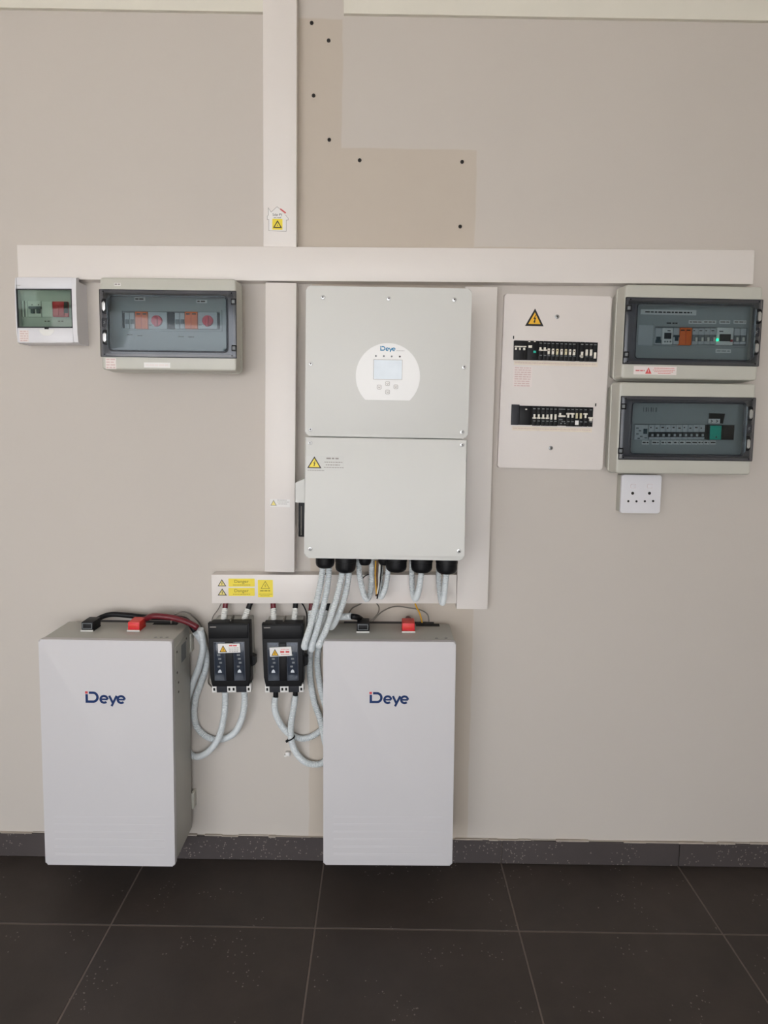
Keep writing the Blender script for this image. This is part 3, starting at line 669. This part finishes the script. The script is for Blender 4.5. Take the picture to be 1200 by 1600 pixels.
# ------------------------------------------------------------------ breakers and enclosures
def device(t, u0, v0, u1, v1, yf, yb, body='breaker_grey', toggles=(), tm='toggle_dark', name='circuit_breaker', parent=None, tp=.004):
    """a module on the rail with its levers: toggles = (u0, v0, u1, v1) boxes"""
    o = t.bx(name, body, u0+.15, v0, u1-.15, v1, yf, yb, .0008, parent)
    for q in toggles: t.bx('toggle', tm, *q, yf-tp, yf, .0006, o)
    return o
def knob(t, cu, cv, r, yf, m='red_knob'):
    x, z = t.L(cu, cv, yf)
    o = MB().lathe((x, yf, z), (0, -1, 0), [(0, r), (.007, r*.96), (.008, r*.9)], 24).build('rotary_knob', m, t.o)
    MB().box(x-r*.28, x+r*.28, yf-.014, yf-.007, z-r*1.12, z+r*.75, .002).build('knob_grip', m, o)
ED, EB = .115, .05
def enclosure(quad, label, door, pane, hinges, latches, lock, flip):
    t = Thing('breaker_enclosure', quad, ED, label, 'electrical box', 'weatherproof breaker enclosures'); w, h = t.w, t.h
    MB().ring(rrect(-w/2+.006, w/2-.006, .006, h-.006, .012), rrect(-w/2+.01, w/2-.01, .01, h-.01, .01), -EB, -.004, .001).build('base', 'enclosure', t.o)
    MB().prism(rrect(-w/2+.006, w/2-.006, .006, h-.006, .012), -.004, 0).build('back_plate', 'enclosure', t.o)
    MB().ring(rrect(-w/2-.004, w/2+.004, -.004, h+.004, .014), rrect(-w/2+.01, w/2-.01, .01, h-.01, .01), -EB-.008, -EB, .002).build('flange', 'enclosure', t.o)
    yd = -ED; a, b, c, e = t.R(*door, yd-.005)
    a2, b2, c2, e2 = t.R(*pane, yd-.006)
    k = .004
    oi = rrect(max(a, -w/2)+.008, min(b, w/2)-.008, c+.008, e-.008, .004)
    lid = MB(); n = len(oi)
    fo = rrect(-w/2, w/2, 0, h, .009); bo = rrect(-w/2-.002, w/2+.002, -.002, h+.002, .012)
    A = [lid.bm.verts.new((x, yd, z)) for x, z in fo]; B = [lid.bm.verts.new((x, yd, z)) for x, z in oi]
    C = [lid.bm.verts.new((x, -EB-.008, z)) for x, z in bo]; D = [lid.bm.verts.new((x, -EB-.008, z)) for x, z in oi]
    for i in range(n):
        j = (i+1) % n
        lid.bm.faces.new((A[i], A[j], B[j], B[i])); lid.bm.faces.new((A[j], A[i], C[i], C[j]))
        lid.bm.faces.new((B[i], B[j], D[j], D[i])); lid.bm.faces.new((D[i], D[j], C[j], C[i]))
    bmesh.ops.bevel(lid.bm, geom=[lid.bm.edges.get((A[i], A[(i+1) % n])) for i in range(n)], offset=.005, segments=3, profile=.5, affect='EDGES')
    lid.build('lid', 'enclosure', t.o)
    MB().box(-w/2+.008, w/2-.008, -.070, -.066, .008, h-.008).build('inner_cover', 'inner_panel', t.o)
    dr = MB().ring(rrect(a, b, c, e, .002), rrect(a2, b2, c2, e2, .010), yd-.006, yd-.0005, .0008).build('door', 'smoked_frame', t.o)
    MB().ring(rrect(a-.0012, b+.0012, c-.0012, e+.0012, .002), rrect(a, b, c, e, .002), yd-.003, yd).build('door_gasket', 'black', dr)
    MB().ring(rrect(a2-.003, b2+.003, c2-.003, e2+.003, .012), rrect(a2-.0005, b2+.0005, c2-.0005, e2+.0005, .010), yd-.0075, yd-.006, .0005).build('pane_seal', 'dark_grey', dr)
    MB().prism(rrect(a2, b2, c2, e2, .010), yd-.019, yd-.010, .0085, 4).build('pane_face', 'smoked_pane', dr)
    MB().ring(rrect(a2, b2, c2, e2, .010), rrect(a2+.0025, b2-.0025, c2+.0025, e2-.0025, .008), yd-.010, yd-.002).build('pane_rim', 'smoked_frame', dr)
    for u, v in hinges:
        x, z = t.L(u, v, yd-.007); o = MB().box(x-.008, x+.008, yd-.0095, yd-.0062, z-.009, z+.009, .001).build('hinge', 'black', dr)
        MB().box(x-.005, x+.004, yd-.0115, yd-.0095, z-.005, z+.005, .001).build('hinge_pin', 'mid_grey', o)
    for u, v in latches:
        x, z = t.L(u, v, yd-.007); o = MB().prism(rrect(x-.0085, x+.0085, z-.022, z+.022, .006), yd-.0085, yd-.0062, .001).build('latch', 'black', dr)
        MB().prism(rrect(x-.0048, x+.0048, z-.015, z+.013, .004), yd-.015, yd-.0085, .003).build('latch_lever', 'metal', o)
    x, z = t.L(*lock, yd-.007); o = MB().prism(rrect(x-.0085, x+.0085, z-.013, z+.013, .003), yd-.0085, yd-.0062, .001).build('lock_tab', 'dark_grey', dr)
    MB().stroke([(x-.003, z-.004), (x+.002, z-.001), (x-.002, z+.002), (x+.003, z+.005)], .0016, yd-.0089, yd-.0085).build('lock_mark', 'mid_grey', o)
    for xx in (a+.012, b-.012):
        for zz in (c+.006, e-.006): MB().lathe((xx, yd-.006, zz), (0, -1, 0), [(0, .0022), (.0008, .002)], 8).build('door_stud', 'black', dr)
    return t
def glabel(t, u0, v0, u1, v1, y, m='sticker_white', ink='ink', lines=1, seed=0, name='paper_label', parent=None):
    x0, x1, z0, z1 = t.R(u0, v0, u1, v1, y); o = MB().box(x0, x1, y-.0004, y, z0, z1).build(name, m, parent or t.o)
    hh = (z1-z0)/(lines*2.2)
    for k in range(lines):
        MB().words(x0+(x1-x0)*.08, x0+(x1-x0)*.92, z1-(z1-z0)*(k+.5)/lines, min(hh, .004), y-.0004, seed*7+k).build('print_line', ink, o)
    return o
YI, YF = -.070, -.083
# --- left enclosure
eL = enclosure([(155, 432), (368, 437), (369.5, 580), (160, 577)], 'grey weatherproof box with two orange modules and two red knobs', (156, 453.5, 368.5, 558), (170, 463, 355, 548.5), ((365, 471.5), (366, 544)), ((163.5, 478.5), (165, 527)), (163.5, 504), False)
YC = -.074
def slot(t, u0, v0, u1, v1):
    x0, x1, z0, z1 = t.R(u0, v0, u1, v1, YC)
    MB().ring([(x1+.006, z1+.006), (x0-.006, z1+.006), (x0-.006, z0-.006), (x1+.006, z0-.006)], [(x1, z1), (x0, z1), (x0, z0), (x1, z0)], YC, YI).build('slot_frame', 'inner_panel', t.o)
    MB().box(x0, x1, YI-.001, YI, z0, z1).build('slot_recess', 'mid_grey', t.o)
slot(eL, 191, 486.5, 343.5, 514)
eL.bx('slot_gap', 'hole', 191.5, 489, 194, 512, YC-.001, YI)
for k, (u0, u1) in enumerate(((194.5, 202), (202.5, 210))): device(eL, u0, 488.5, u1, 513.5, YF+.004, YI, 'breaker_grey', ((u0+1, 499, u1-1, 506),), 'mid_grey')
for u0 in (211, 288.5):
    o = device(eL, u0, 487, u0+19.5, 513.5, YF-.004, YI, 'orange', (), name='surge_module')
    eL.bx('module_seam', 'red_dark', u0+9.5, 489, u0+10, 513, YF-.0045, YF-.004, 0, o)
    for q in (2, 11.5): eL.bx('module_mark', 'ink_black', u0+q, 489.5, u0+q+6, 491.5, YF-.0045, YF-.004, 0, o)
for u0, ku in ((231, 245.5), (309, 325)):
    device(eL, u0, 487.5, u0+30, 514, YF+.003, YI, 'breaker_grey', (), name='rotary_isolator'); knob(eL, ku, 501.5, .0165, YF+.003)
    eL.bx('isolator_mark', 'ink', u0+1.5, 507.5, u0+6, 508.3, YF+.0025, YF+.003)
device(eL, 262, 488, 272.5, 514, YF+.004, YI, 'black', (), name='blank_module')
for k, u0 in enumerate((273, 281)): device(eL, u0, 488.5, u0+7.5, 513.5, YF+.004, YI, 'breaker_grey', ((u0+1, 499, u0+6.5, 506),), 'mid_grey')
eL.bx('slot_gap', 'hole', 340.5, 489, 343, 513, YC-.001, YI)
glabel(eL, 210, 464.5, 227, 470, YI, 'sticker_white', 'ink', 1, 1); glabel(eL, 307, 468.5, 323.5, 473.5, YI, 'sticker_white', 'ink', 1, 2)
for k, (u, v) in enumerate(((203, 523), (219, 524.5), (283, 526), (299, 526.5))): glabel(eL, u-5, v-1.4, u+5, v+1.4, YI, 'inner_panel', 'ink', 1, 5+k)
glabel(eL, 165, 559.5, 181.5, 576.5, -ED, 'sticker_pink', 'ink_pink', 4, 9); glabel(eL, 225, 566.5, 266, 574.5, -ED, 'sticker_white', 'sticker_pink', 1, 3)
glabel(eL, 178.5, 442, 188.5, 446.5, -ED, 'sticker_white', 'ink_grey', 1, 4)
# --- right upper enclosure
eU = enclosure([(978.5, 445), (1193, 447.5), (1182, 593.5), (969.5, 592)], 'grey weatherproof box with one orange module and a green light', (976.5, 466.5, 1189.5, 570), (992.5, 476, 1176.5, 562.5), ((982.5, 481.5), (978.5, 554)), ((1185, 494.5), (1180.5, 543.5)), (1182, 519), True)
slot(eU, 1023, 511, 1167, 539)
eU.bx('blank_plate', 'breaker_grey', 997, 508, 1022, 540, YI-.004, YI, .001)
device(eU, 1024, 512.5, 1034, 538, YF, YI, 'breaker_grey', ((1026, 526, 1032.5, 532), (1024.8, 531, 1033.5, 536)), 'toggle_dark')
mt = device(eU, 1035, 512.5, 1051.5, 538, YF, YI, 'white', (), name='energy_meter')
eU.bx('meter_screen', 'dark_grey', 1038, 520, 1049, 529.5, YF-.0008, YF, 0, mt)
for u in (1039, 1043, 1047.5): 
    x, z = eU.L(u, 533.8, YF); MB().lathe((x, YF, z), (0, -1, 0), [(0, .0028), (.001, .0024)], 10).build('meter_button', 'mid_grey', mt)
eU.bx('meter_mark', 'ink', 1043, 516, 1048, 517.5, YF-.0004, YF, 0, mt)
device(eU, 1052, 512.5, 1061.5, 538, YF, YI, 'breaker_grey', ((1053, 523.5, 1062, 526.5), (1055, 526, 1060, 532.5)), 'toggle_dark')
o = device(eU, 1062, 512, 1081, 539, YF-.004, YI, 'orange', (), name='surge_module')
for q in (2, 11): eU.bx('module_mark', 'ink_black', 1062+q, 515, 1062+q+6, 517, YF-.0045, YF-.004, 0, o)
eU.bx('module_seam', 'red_dark', 1071.3, 515, 1071.8, 538, YF-.0045, YF-.004, 0, o)
for k in range(4):
    u0 = 1082+k*9.4; o = device(eU, u0, 513, u0+9.2, 538, YF, YI, 'breaker_grey', ((u0+.3, 523, u0+9, 533),), 'mid_grey')
    eU.bx('lever', 'toggle_white', u0+5, 527, u0+8, 533, YF-.007, YF-.004, .0004, o); eU.bx('breaker_mark', 'ink', u0+1.5, 516, u0+4+k % 2*2, 517.4, YF-.0003, YF, 0, o)
o = device(eU, 1120, 512, 1146, 539, YF, YI, 'white', ((1125, 522, 1142, 533),), 'dark_grey', name='residual_current_device')
x, z = eU.L(1120.5, 531, YF); MB().lathe((x, YF, z), (0, -1, 0), [(0, .0042), (.003, .0036)], 12).build('green_light', 'led', o, label='green pilot light')
eU.bx('test_button', 'red_dark', 1141.5, 530.5, 1145, 534, YF-.004, YF, .0004, o)
eU.bx('device_mark', 'ink', 1124, 517, 1130, 518.5, YF-.0003, YF, 0, o)
for k in range(2):
    u0 = 1147+k*9.6; o = device(eU, u0, 513, u0+9.4, 538, YF, YI, 'breaker_grey', ((u0+.3, 524, u0+9, 534),), 'mid_grey')
    eU.bx('lever', 'toggle_white', u0+4, 527, u0+7, 533, YF-.007, YF-.004, .0004, o)
glabel(eU, 1001, 484, 1088, 492, YI, 'sticker_white', 'ink_black', 1, 11, 'title_label')
glabel(eU, 1040, 502, 1060, 508, YI, 'inner_panel', 'ink_black', 1, 12)
for k, (u0, u1) in enumerate(((1076, 1098), (1098.5, 1119), (1124, 1141), (1146, 1166))): glabel(eU, u0, 500.5, u1, 506, YI, 'sticker_white', 'ink_grey', 1, 13+k)
glabel(eU, 1118, 545.5, 1142, 551.5, YI, 'sticker_white', 'inner_panel', 1, 19)
st = glabel(eU, 990, 572.5, 1057, 585.5, -ED, 'sticker_pink', 'sticker_pink', 1, 21, 'warning_sticker')
a, b, c, e = eU.R(1008, 574, 1018, 584, -ED); MB().prism(tri((a+b)/2, c, b-a, e-c), -ED-.0009, -ED-.0006).build('warning_triangle', 'ink_red', st)
MB().box((a+b)/2-.0008, (a+b)/2+.0008, -ED-.0012, -ED-.0009, c+.004, e-.007).build('warning_mark', 'sticker_pink', st)
for k, (u0, u1, v) in enumerate(((993, 1007, 579), (1022, 1054, 575.5), (1020, 1054, 578.5), (1022, 1052, 581), (1028, 1048, 583.5))):
    a, b, c, e = eU.R(u0, v-.8, u1, v+.8, -ED); MB().words(a, b, (c+e)/2, .0016 if k else .003, -ED-.0006, k+70).build('print_line', 'ink_red', st)
# --- right lower enclosure
eD = enclosure([(968.5, 597), (1181.5, 600), (1172, 741.5), (962, 740)], 'grey weatherproof box with a green module and a row of grey breakers', (969.5, 620.5, 1178.5, 719), (985, 629.5, 1163, 710.5), ((974, 635), (969.5, 704.5)), ((1171.5, 646.5), (1167.5, 693)), (1170, 670), True)
slot(eD, 991, 663, 1148, 687)
o = device(eD, 991.5, 664, 1013, 687, YF, YI, 'breaker_grey', ((1006, 670, 1011.5, 678),), 'toggle_dark', name='changeover_relay')
for q, (u, v) in enumerate(((994, 668), (998, 672), (994, 677), (1000, 681), (996, 684), (1007, 683))): eD.bx('relay_mark', 'mid_grey', u, v, u+4, v+2, YF-.0004, YF, 0, o)
for k in range(10):
    u0 = 1014+k*8.75; o = device(eD, u0, 664, u0+8.6, 686.5, YF, YI, 'breaker_grey', ((u0+.1, 675, u0+8.5, 683),), 'dark_grey' if k < 9 else 'black')
    eD.bx('lever', 'breaker_grey', u0+4.2, 678, u0+7.2, 682, YF-.007, YF-.004, .0004, o)
    eD.bx('breaker_mark', 'ink', u0+2, 667+(k % 2), u0+4+(k % 3), 669+(k % 2), YF-.0003, YF, 0, o)
device(eD, 1102, 664, 1107, 686, YF, YI, 'black', (), name='blank_module')
o = device(eD, 1108, 663.5, 1127.5, 687.5, YF-.006, YI, 'dark_grey', (), name='timer_module')
eD.bx('module_face', 'green', 1109.5, 665, 1127, 687, YF-.0075, YF-.006, .0005, o, label='teal front plate')
x, z = eD.L(1117, 683, YF); MB().prism(tri(x, z-.002, .006, .006), YF-.0079, YF-.0075).build('module_mark', 'ink', o)
fl = MB().prism([eD.L(*p, YI-.006) for p in ((1109, 645.5), (1132.5, 646.5), (1129, 662), (1109, 660))], YI-.008, YI).build('lifted_flap', 'black', eD.o)
ar = eD.bx('arrow_label', 'sticker_white', 1107, 654.5, 1125, 661.5, YI-.0095, YI-.008)
for u in (1111.5, 1120):
    x, z = eD.L(u, 658, YI-.0095); MB().stroke([(x-.002, z+.004), (x+.003, z), (x-.002, z-.004)], .002, YI-.0099, YI-.0095).build('arrow_mark', 'ink_black', ar)
device(eD, 1128.5, 664.5, 1147, 687, YF, YI, 'black', ((1130, 668, 1146, 684),), 'black', name='contactor')
for k, (u0, u1) in enumerate([(1003, 1014), (1018.5, 1030)]+[(1033+9.6*q, 1041.5+9.6*q) for q in range(9)]): glabel(eD, u0, 688.5, u1, 694.5, YI-.0042, 'sticker_white', 'ink', 1, 40+k)
a, b, c, e = eD.R(1005, 636.5, 1028, 643.5, YI)
for k in range(6): MB().box(a+(b-a)*k/6, a+(b-a)*(k/6+.05+.05*(k % 2)), YI-.0005, YI, c, e).build('moulded_mark', 'mid_grey', eD.o)

# ------------------------------------------------------------------ small white consumer unit
SD = .072
sb = Thing('consumer_unit', [(20, 431), (117, 432.5), (122, 537.5), (28, 535)], SD, 'small white box with a green-tinted window and a red switch', 'electrical box'); w, h = sb.w, sb.h
wy0, wy1 = sb.L(75, 512, -SD)[1], sb.L(70, 451, -SD)[1]; wx0, wx1 = sb.L(25.5, 480, -SD)[0], sb.L(112.5, 480, -SD)[0]
prof = [(0, 0), (0, h-.012), (-.049, h-.012), (-.0495, h), (-.055, h), (-.066, h-.004), (-SD+.002, h-.04), (-SD, h*.5), (-SD, h*.15), (-SD+.004, .004), (-SD+.012, 0)]
def side(x0, x1, nm):
    b_ = MB(); A = [b_.bm.verts.new((x0, y_, z)) for y_, z in prof]; B = [b_.bm.verts.new((x1, y_, z)) for y_, z in prof]; n = len(prof)
    b_.bm.faces.new(A); b_.bm.faces.new(B[::-1])
    for i in range(n): b_.bm.faces.new((A[i], B[i], B[(i+1) % n], A[(i+1) % n]))
    return b_
side(-w/2, wx0, '').build('side_cheek', 'white_plastic', sb.o); side(wx1, w/2, '').build('side_cheek', 'white_plastic', sb.o)
MB().box(wx0, wx1, -.066, -.0495, wy1, h-.001, .003).build('top_panel', 'white_plastic', sb.o)
MB().box(wx0, wx1, -SD, -.001, .001, wy0, .003).build('bottom_panel', 'white_plastic', sb.o)
MB().box(wx0, wx1, -.046, -.001, wy0, h-.0125).build('inner_cover', 'inner_panel', sb.o)
wd = MB().box(wx0+.001, wx1-.001, -SD+.002, -SD+.0045, wy0+.001, wy1-.001, .001).build('window', 'green_pane', sb.o)
MB().ring([(wx1, wy1), (wx0, wy1), (wx0, wy0), (wx1, wy0)], [(wx1-.003, wy1-.003), (wx0+.003, wy1-.003), (wx0+.003, wy0+.003), (wx1-.003, wy0+.003)], -SD+.001, -SD+.006).build('window_rim', 'dark_grey', wd)
x, z = sb.L(73, 513, -SD); MB().box(x-.006, x+.006, -SD-.003, -SD+.002, z-.003, z+.003, .001).build('window_catch', 'black', wd)
MB().prism([(x+.023*math.cos(math.radians(a_)), z-.003+.020*math.sin(math.radians(a_))) for a_ in range(180, 361, 15)], -SD-.0006, -SD, .0003).build('thumb_recess', 'white', sb.o)
yf, yb = -.054, -.046
for u in (34.5, 39.5): sb.bx('slot_rib', 'breaker_grey', u, 470, u+3, 495, yf+.004, yb); sb.bx('slot_gap', 'ink', u-.8, 470, u-.1, 495, yf+.006, yb)
o = device(sb, 43, 470, 64, 495, yf, yb, 'breaker_grey', (), tm='toggle_dark'); sb.bx('toggle', 'toggle_dark', 44, 478.5, 63.5, 482.5, yf-.008, yf, .001, o); 
for u in (47.5, 56.5): sb.bx('toggle', 'toggle_dark', u, 481.5, u+5, 489.5, yf-.008, yf, .001, o)
for u in (50, 60): sb.bx('breaker_mark', 'ink', u-1, 475.5, u+1, 477, yf-.0003, yf, 0, o)
device(sb, 65, 471, 81.5, 495, yf+.003, yb, 'breaker_grey', (), name='blank_module')
o = device(sb, 82, 471, 106, 495, yf, yb, 'red_dark', ((82.5, 477, 91, 493), (91.5, 477, 99.5, 493)), 'red_dark', name='main_switch')
sb.bx('switch_end', 'black', 100, 471.5, 105.5, 489, yf-.002, yf, 0, o)
for k, u in enumerate((74, 95)): glabel(sb, u-5, 500, u+5, 504, -.046, 'inner_panel', 'ink', 1, 60+k)
x, z = sb.L(31, 482, -.046); MB().lathe((x, -.046, z), (0, -1, 0), [(0, .004), (.002, .003)], 10).build('cover_screw', 'ink', sb.o)
glabel(sb, 30.5, 516, 45, 534, -SD, 'sticker_pink', 'ink_pink', 5, 62)
a, b, c, e = sb.R(25, 445, 32.5, 446.6, -.07); MB().words(a, b, (c+e)/2, .0016, -.071, 5).build('maker_mark', 'ink_grey', sb.o)

# ------------------------------------------------------------------ old switchboard with open rows of breakers
PD = .016
db = Thing('switchboard', [(789, 459), (955.5, 463), (942, 735), (777, 730)], PD, 'flat cream switchboard with two rows of black breakers and a warning triangle', 'switchboard'); w, h = db.w, db.h
y = -PD
MB().prism(rrect(-w/2, w/2, 0, h, .006), -PD, 0, .004).build('cover_plate', 'board_white', db.o)
for u, v in ((870.5, 495), (860.5, 700)):
    x, z = db.L(u, v, y); screw(db.o, x, z, y, .0068, 'steel')
a, b, c, e = db.R(821, 482, 850, 509.5, y); hazard(db.o, (a+b)/2, c, b-a, e-c, y, 'hazard_yellow', 'ink_black', .13)
def row_v(u, top, u0, u1, dv): return top+(u-u0)/(u1-u0)*dv
def dbdev(u0, u1, vt, vb, toggles=(), tm='toggle_white', nm='circuit_breaker', m='black', marks=0):
    o = device(db, u0, vt, u1, vb, y-.006, y, m, toggles, tm, nm, tp=.007)
    for q in range(marks): db.bx('breaker_mark', 'mid_grey', u0+1.2, vt+3+q*19, u1-1.5, vt+4.2+q*19, y-.0064, y-.006, 0, o)
    return o
for u0, v0, u1, v1 in ((803, 533.5, 933.5, 563.3), (800, 634.5, 926.5, 664.5)):
    P4 = [db.L(u0, v0-1, y-.004), db.L(u1, v0+2, y-.004), db.L(u1-1, v1+1.5, y-.004), db.L(u0-.5, v1-1.2, y-.004)]
    MB().prism(P4, y-.004, y).build('dark_gap_backing', 'hole', db.o)  # black backing added to paint the dark gaps between breakers
# upper row
dbdev(803, 824, 532, 562, ((804.5, 540.5, 822.5, 542.3), (805, 543, 808, 546.5), (811, 543.3, 814, 546.8), (817.5, 543.6, 821, 547)), nm='main_switch')
o = dbdev(824, 841.8, 532.3, 562.5, ((826, 539.5, 831.5, 543.5),), nm='residual_current_device')
db.bx('test_button', 'green', 833.5, 548, 837.5, 551.5, y-.008, y-.006, 0, o)
for u in (827, 835.5): db.bx('terminal_screw', 'toggle_white', u-1.2, 532.8, u+1.6, 534.4, y-.0068, y-.006, 0, o)
dbdev(842, 848.3, 532.6, 563, ((843.3, 542.5, 846.2, 546), (842.4, 546, 848.2, 548)), marks=2); dbdev(848.5, 855, 532.8, 563, ((850, 542.5, 853, 546), (848.8, 546, 854.8, 548)), marks=2)
for k, tu in enumerate((857.6, 864.3, 871, 877.8, 884.5, 891, 897.4)):
    vt = 533+(tu-857)*.03
    o = dbdev(tu-3.3, tu+3.3, vt, vt+30.2, ((tu-1.7, 544.5+k*.25, tu+1.7, 553.5+k*.25),), 'toggle_cream' if k in (2, 4) else 'toggle_white', marks=2)
    db.bx('lever_mark', 'wire_brown', tu-.8, 546.5+k*.25, tu+.8, 548.5+k*.25, y-.0134, y-.013, 0, o)
dbdev(901, 906, 534.3, 564.3, (), nm='blank_module')
for k, (tu, v0) in enumerate(((909.8, 549.5), (917.2, 546), (924, 546), (930.3, 550.5))):
    dbdev(tu-3.6+.2, tu+3.4, 534.5+k*.2, 564.7+k*.1, ((tu-1.8, v0, tu+1.6, v0+9.5),)+(((tu-4.3+1, v0+5, tu+1, v0+8),) if k == 0 else ()), marks=2)
# lower row
dbdev(799, 811.3, 632, 664, (), nm='blank_module', m='dark_grey')
o = dbdev(811.6, 830.5, 634.4, 664.2, (), nm='residual_current_device'); db.bx('test_button', 'toggle_white', 821, 638.5, 823.6, 640.5, y-.0085, y-.006, 0, o)
lo = [(835.2, 1), (842, 1), (849, 1), (855.8, 1), (861.7, 0), (868.2, 0), None, (888.4, 2), (895, 2), (901.5, 3), (908, 3), (915.3, 2), (923.4, 4)]
for k, q in enumerate(lo):
    if q is None:
        o = dbdev(871.8, 884.7, 635.8, 665.2, ((873, 648.8, 884, 651.8), (874.2, 645.2, 877, 649)), nm='isolator', marks=1)
        for r_ in range(6): db.bx('breaker_mark', 'mid_grey', 873.5+(r_*4) % 9, 655+(r_ % 3)*3, 876+(r_*4) % 9, 656.4+(r_ % 3)*3, y-.0064, y-.006, 0, o)
        continue
    tu, kind = q; vt = 634.6+(tu-812)*.02; dv = (tu-835)*.02
    if kind == 1: tg = ((tu-1.2, 647.2+dv, tu+1.4, 652+dv), (tu-2.9, 652+dv, tu+2.6, 654.2+dv))
    elif kind == 2: tg = ((tu-3, 645+dv-1, tu+3, 647.6+dv-1), (tu-1.5, 647.4+dv-1, tu+1.2, 652.5+dv-1))
    elif kind == 4: tg = ((tu-3.6, 651.8, tu+3.6, 654), (tu-2.2, 654, tu+2, 658.3))
    else: tg = ((tu-1.5, 647+dv*.3-2*(kind == 3), tu+1.5, 655.5+dv*.3-2*(kind == 3)),)
    o = dbdev(tu-3.2, tu+3.2, vt, vt+30, tg, 'toggle_cream' if kind == 3 else 'toggle_white', marks=2)
    if k == 9: db.bx('rating_label', 'sticker_white', tu-2.8, 657, tu+2.6, 664, y-.0068, y-.006, 0, o)
for (u0, v0, u1, v1, n, sd) in ((803, 565, 934, 571.5, 1, 80), (800, 667.5, 925, 674, 1, 82)):
    x0, x1, z0, z1 = db.R(u0, v0, u1, v1, y); hs_ = (db.L(u1, v0+2, y)[1]-db.L(u0, v0, y)[1])
    o = MB().box(x0, x1, y-.0006, y, z0, z1).build('label_strip', 'label_cream', db.o)
    MB().words(x0+.004, x1-.004, (z0+z1)/2, .0022, y-.0006, sd).build('print_line', 'ink_pink', o)
glabel(db, 801.5, 573, 831.5, 604.5, y, 'sticker_pink', 'ink_pink', 9, 85, 'notice_sticker')
for u, v in ((802.5, 527), (930.8, 632.5)): db.bx('latch_slot', 'hole', u-.9, v-2.3, u+.9, v+2.5, y-.0006, y)
xr = w/2
for v0, v1 in ((483, 489), (492, 520), (626, 632), (637, 660), (668, 685)):
    z0, z1 = db.L(950, v1, -.008)[1], db.L(950, v0, -.008)[1]
    MB().box(xr, xr+.0015, -.011, -.003, z0, z1).build('side_slot', 'black', db.o)

# ------------------------------------------------------------------ wall socket
so = Thing('wall_socket', [(972, 741.5), (1034, 742.5), (1031, 802.5), (969, 801.5)], .045, 'white surface wall socket with round pin holes below the grey boxes', 'wall socket'); w, h = so.w, so.h
MB().box(-w/2+.002, w/2-.002, -.036, 0, .002, h-.002, .002).build('back_box', 'enclosure', so.o)
pl_ = MB().prism(rrect(-w/2, w/2, 0, h, .006), -.045, -.036, .003).build('face_plate', 'white_plastic', so.o)
for u, v, r in ((988.5, 770.7, .0048), (1014.8, 770.7, .0048), (981.7, 783.2, .0036), (994.5, 783.4, .0036), (1007.5, 783.3, .0036), (1020.5, 783, .0036)):
    x, z = so.L(u, v, -.045); MB().lathe((x, -.045, z), (0, -1, 0), [(0, r), (.0004, r)], 14).build('pin_hole', 'hole', so.o)
for u in (989.5, 1015.5):
    x, z = so.L(u, 759.5, -.045); o = MB().prism(rrect(x-.0075, x+.0075, z-.006, z+.006, .003), -.0465, -.045, .001).build('rocker_switch', 'white_plastic', so.o)
    MB().stroke(rrect(x-.0078, x+.0078, z-.0063, z+.0063, .003)[::2], .0006, -.0455, -.045, True).build('switch_outline', 'ink_pink', so.o)
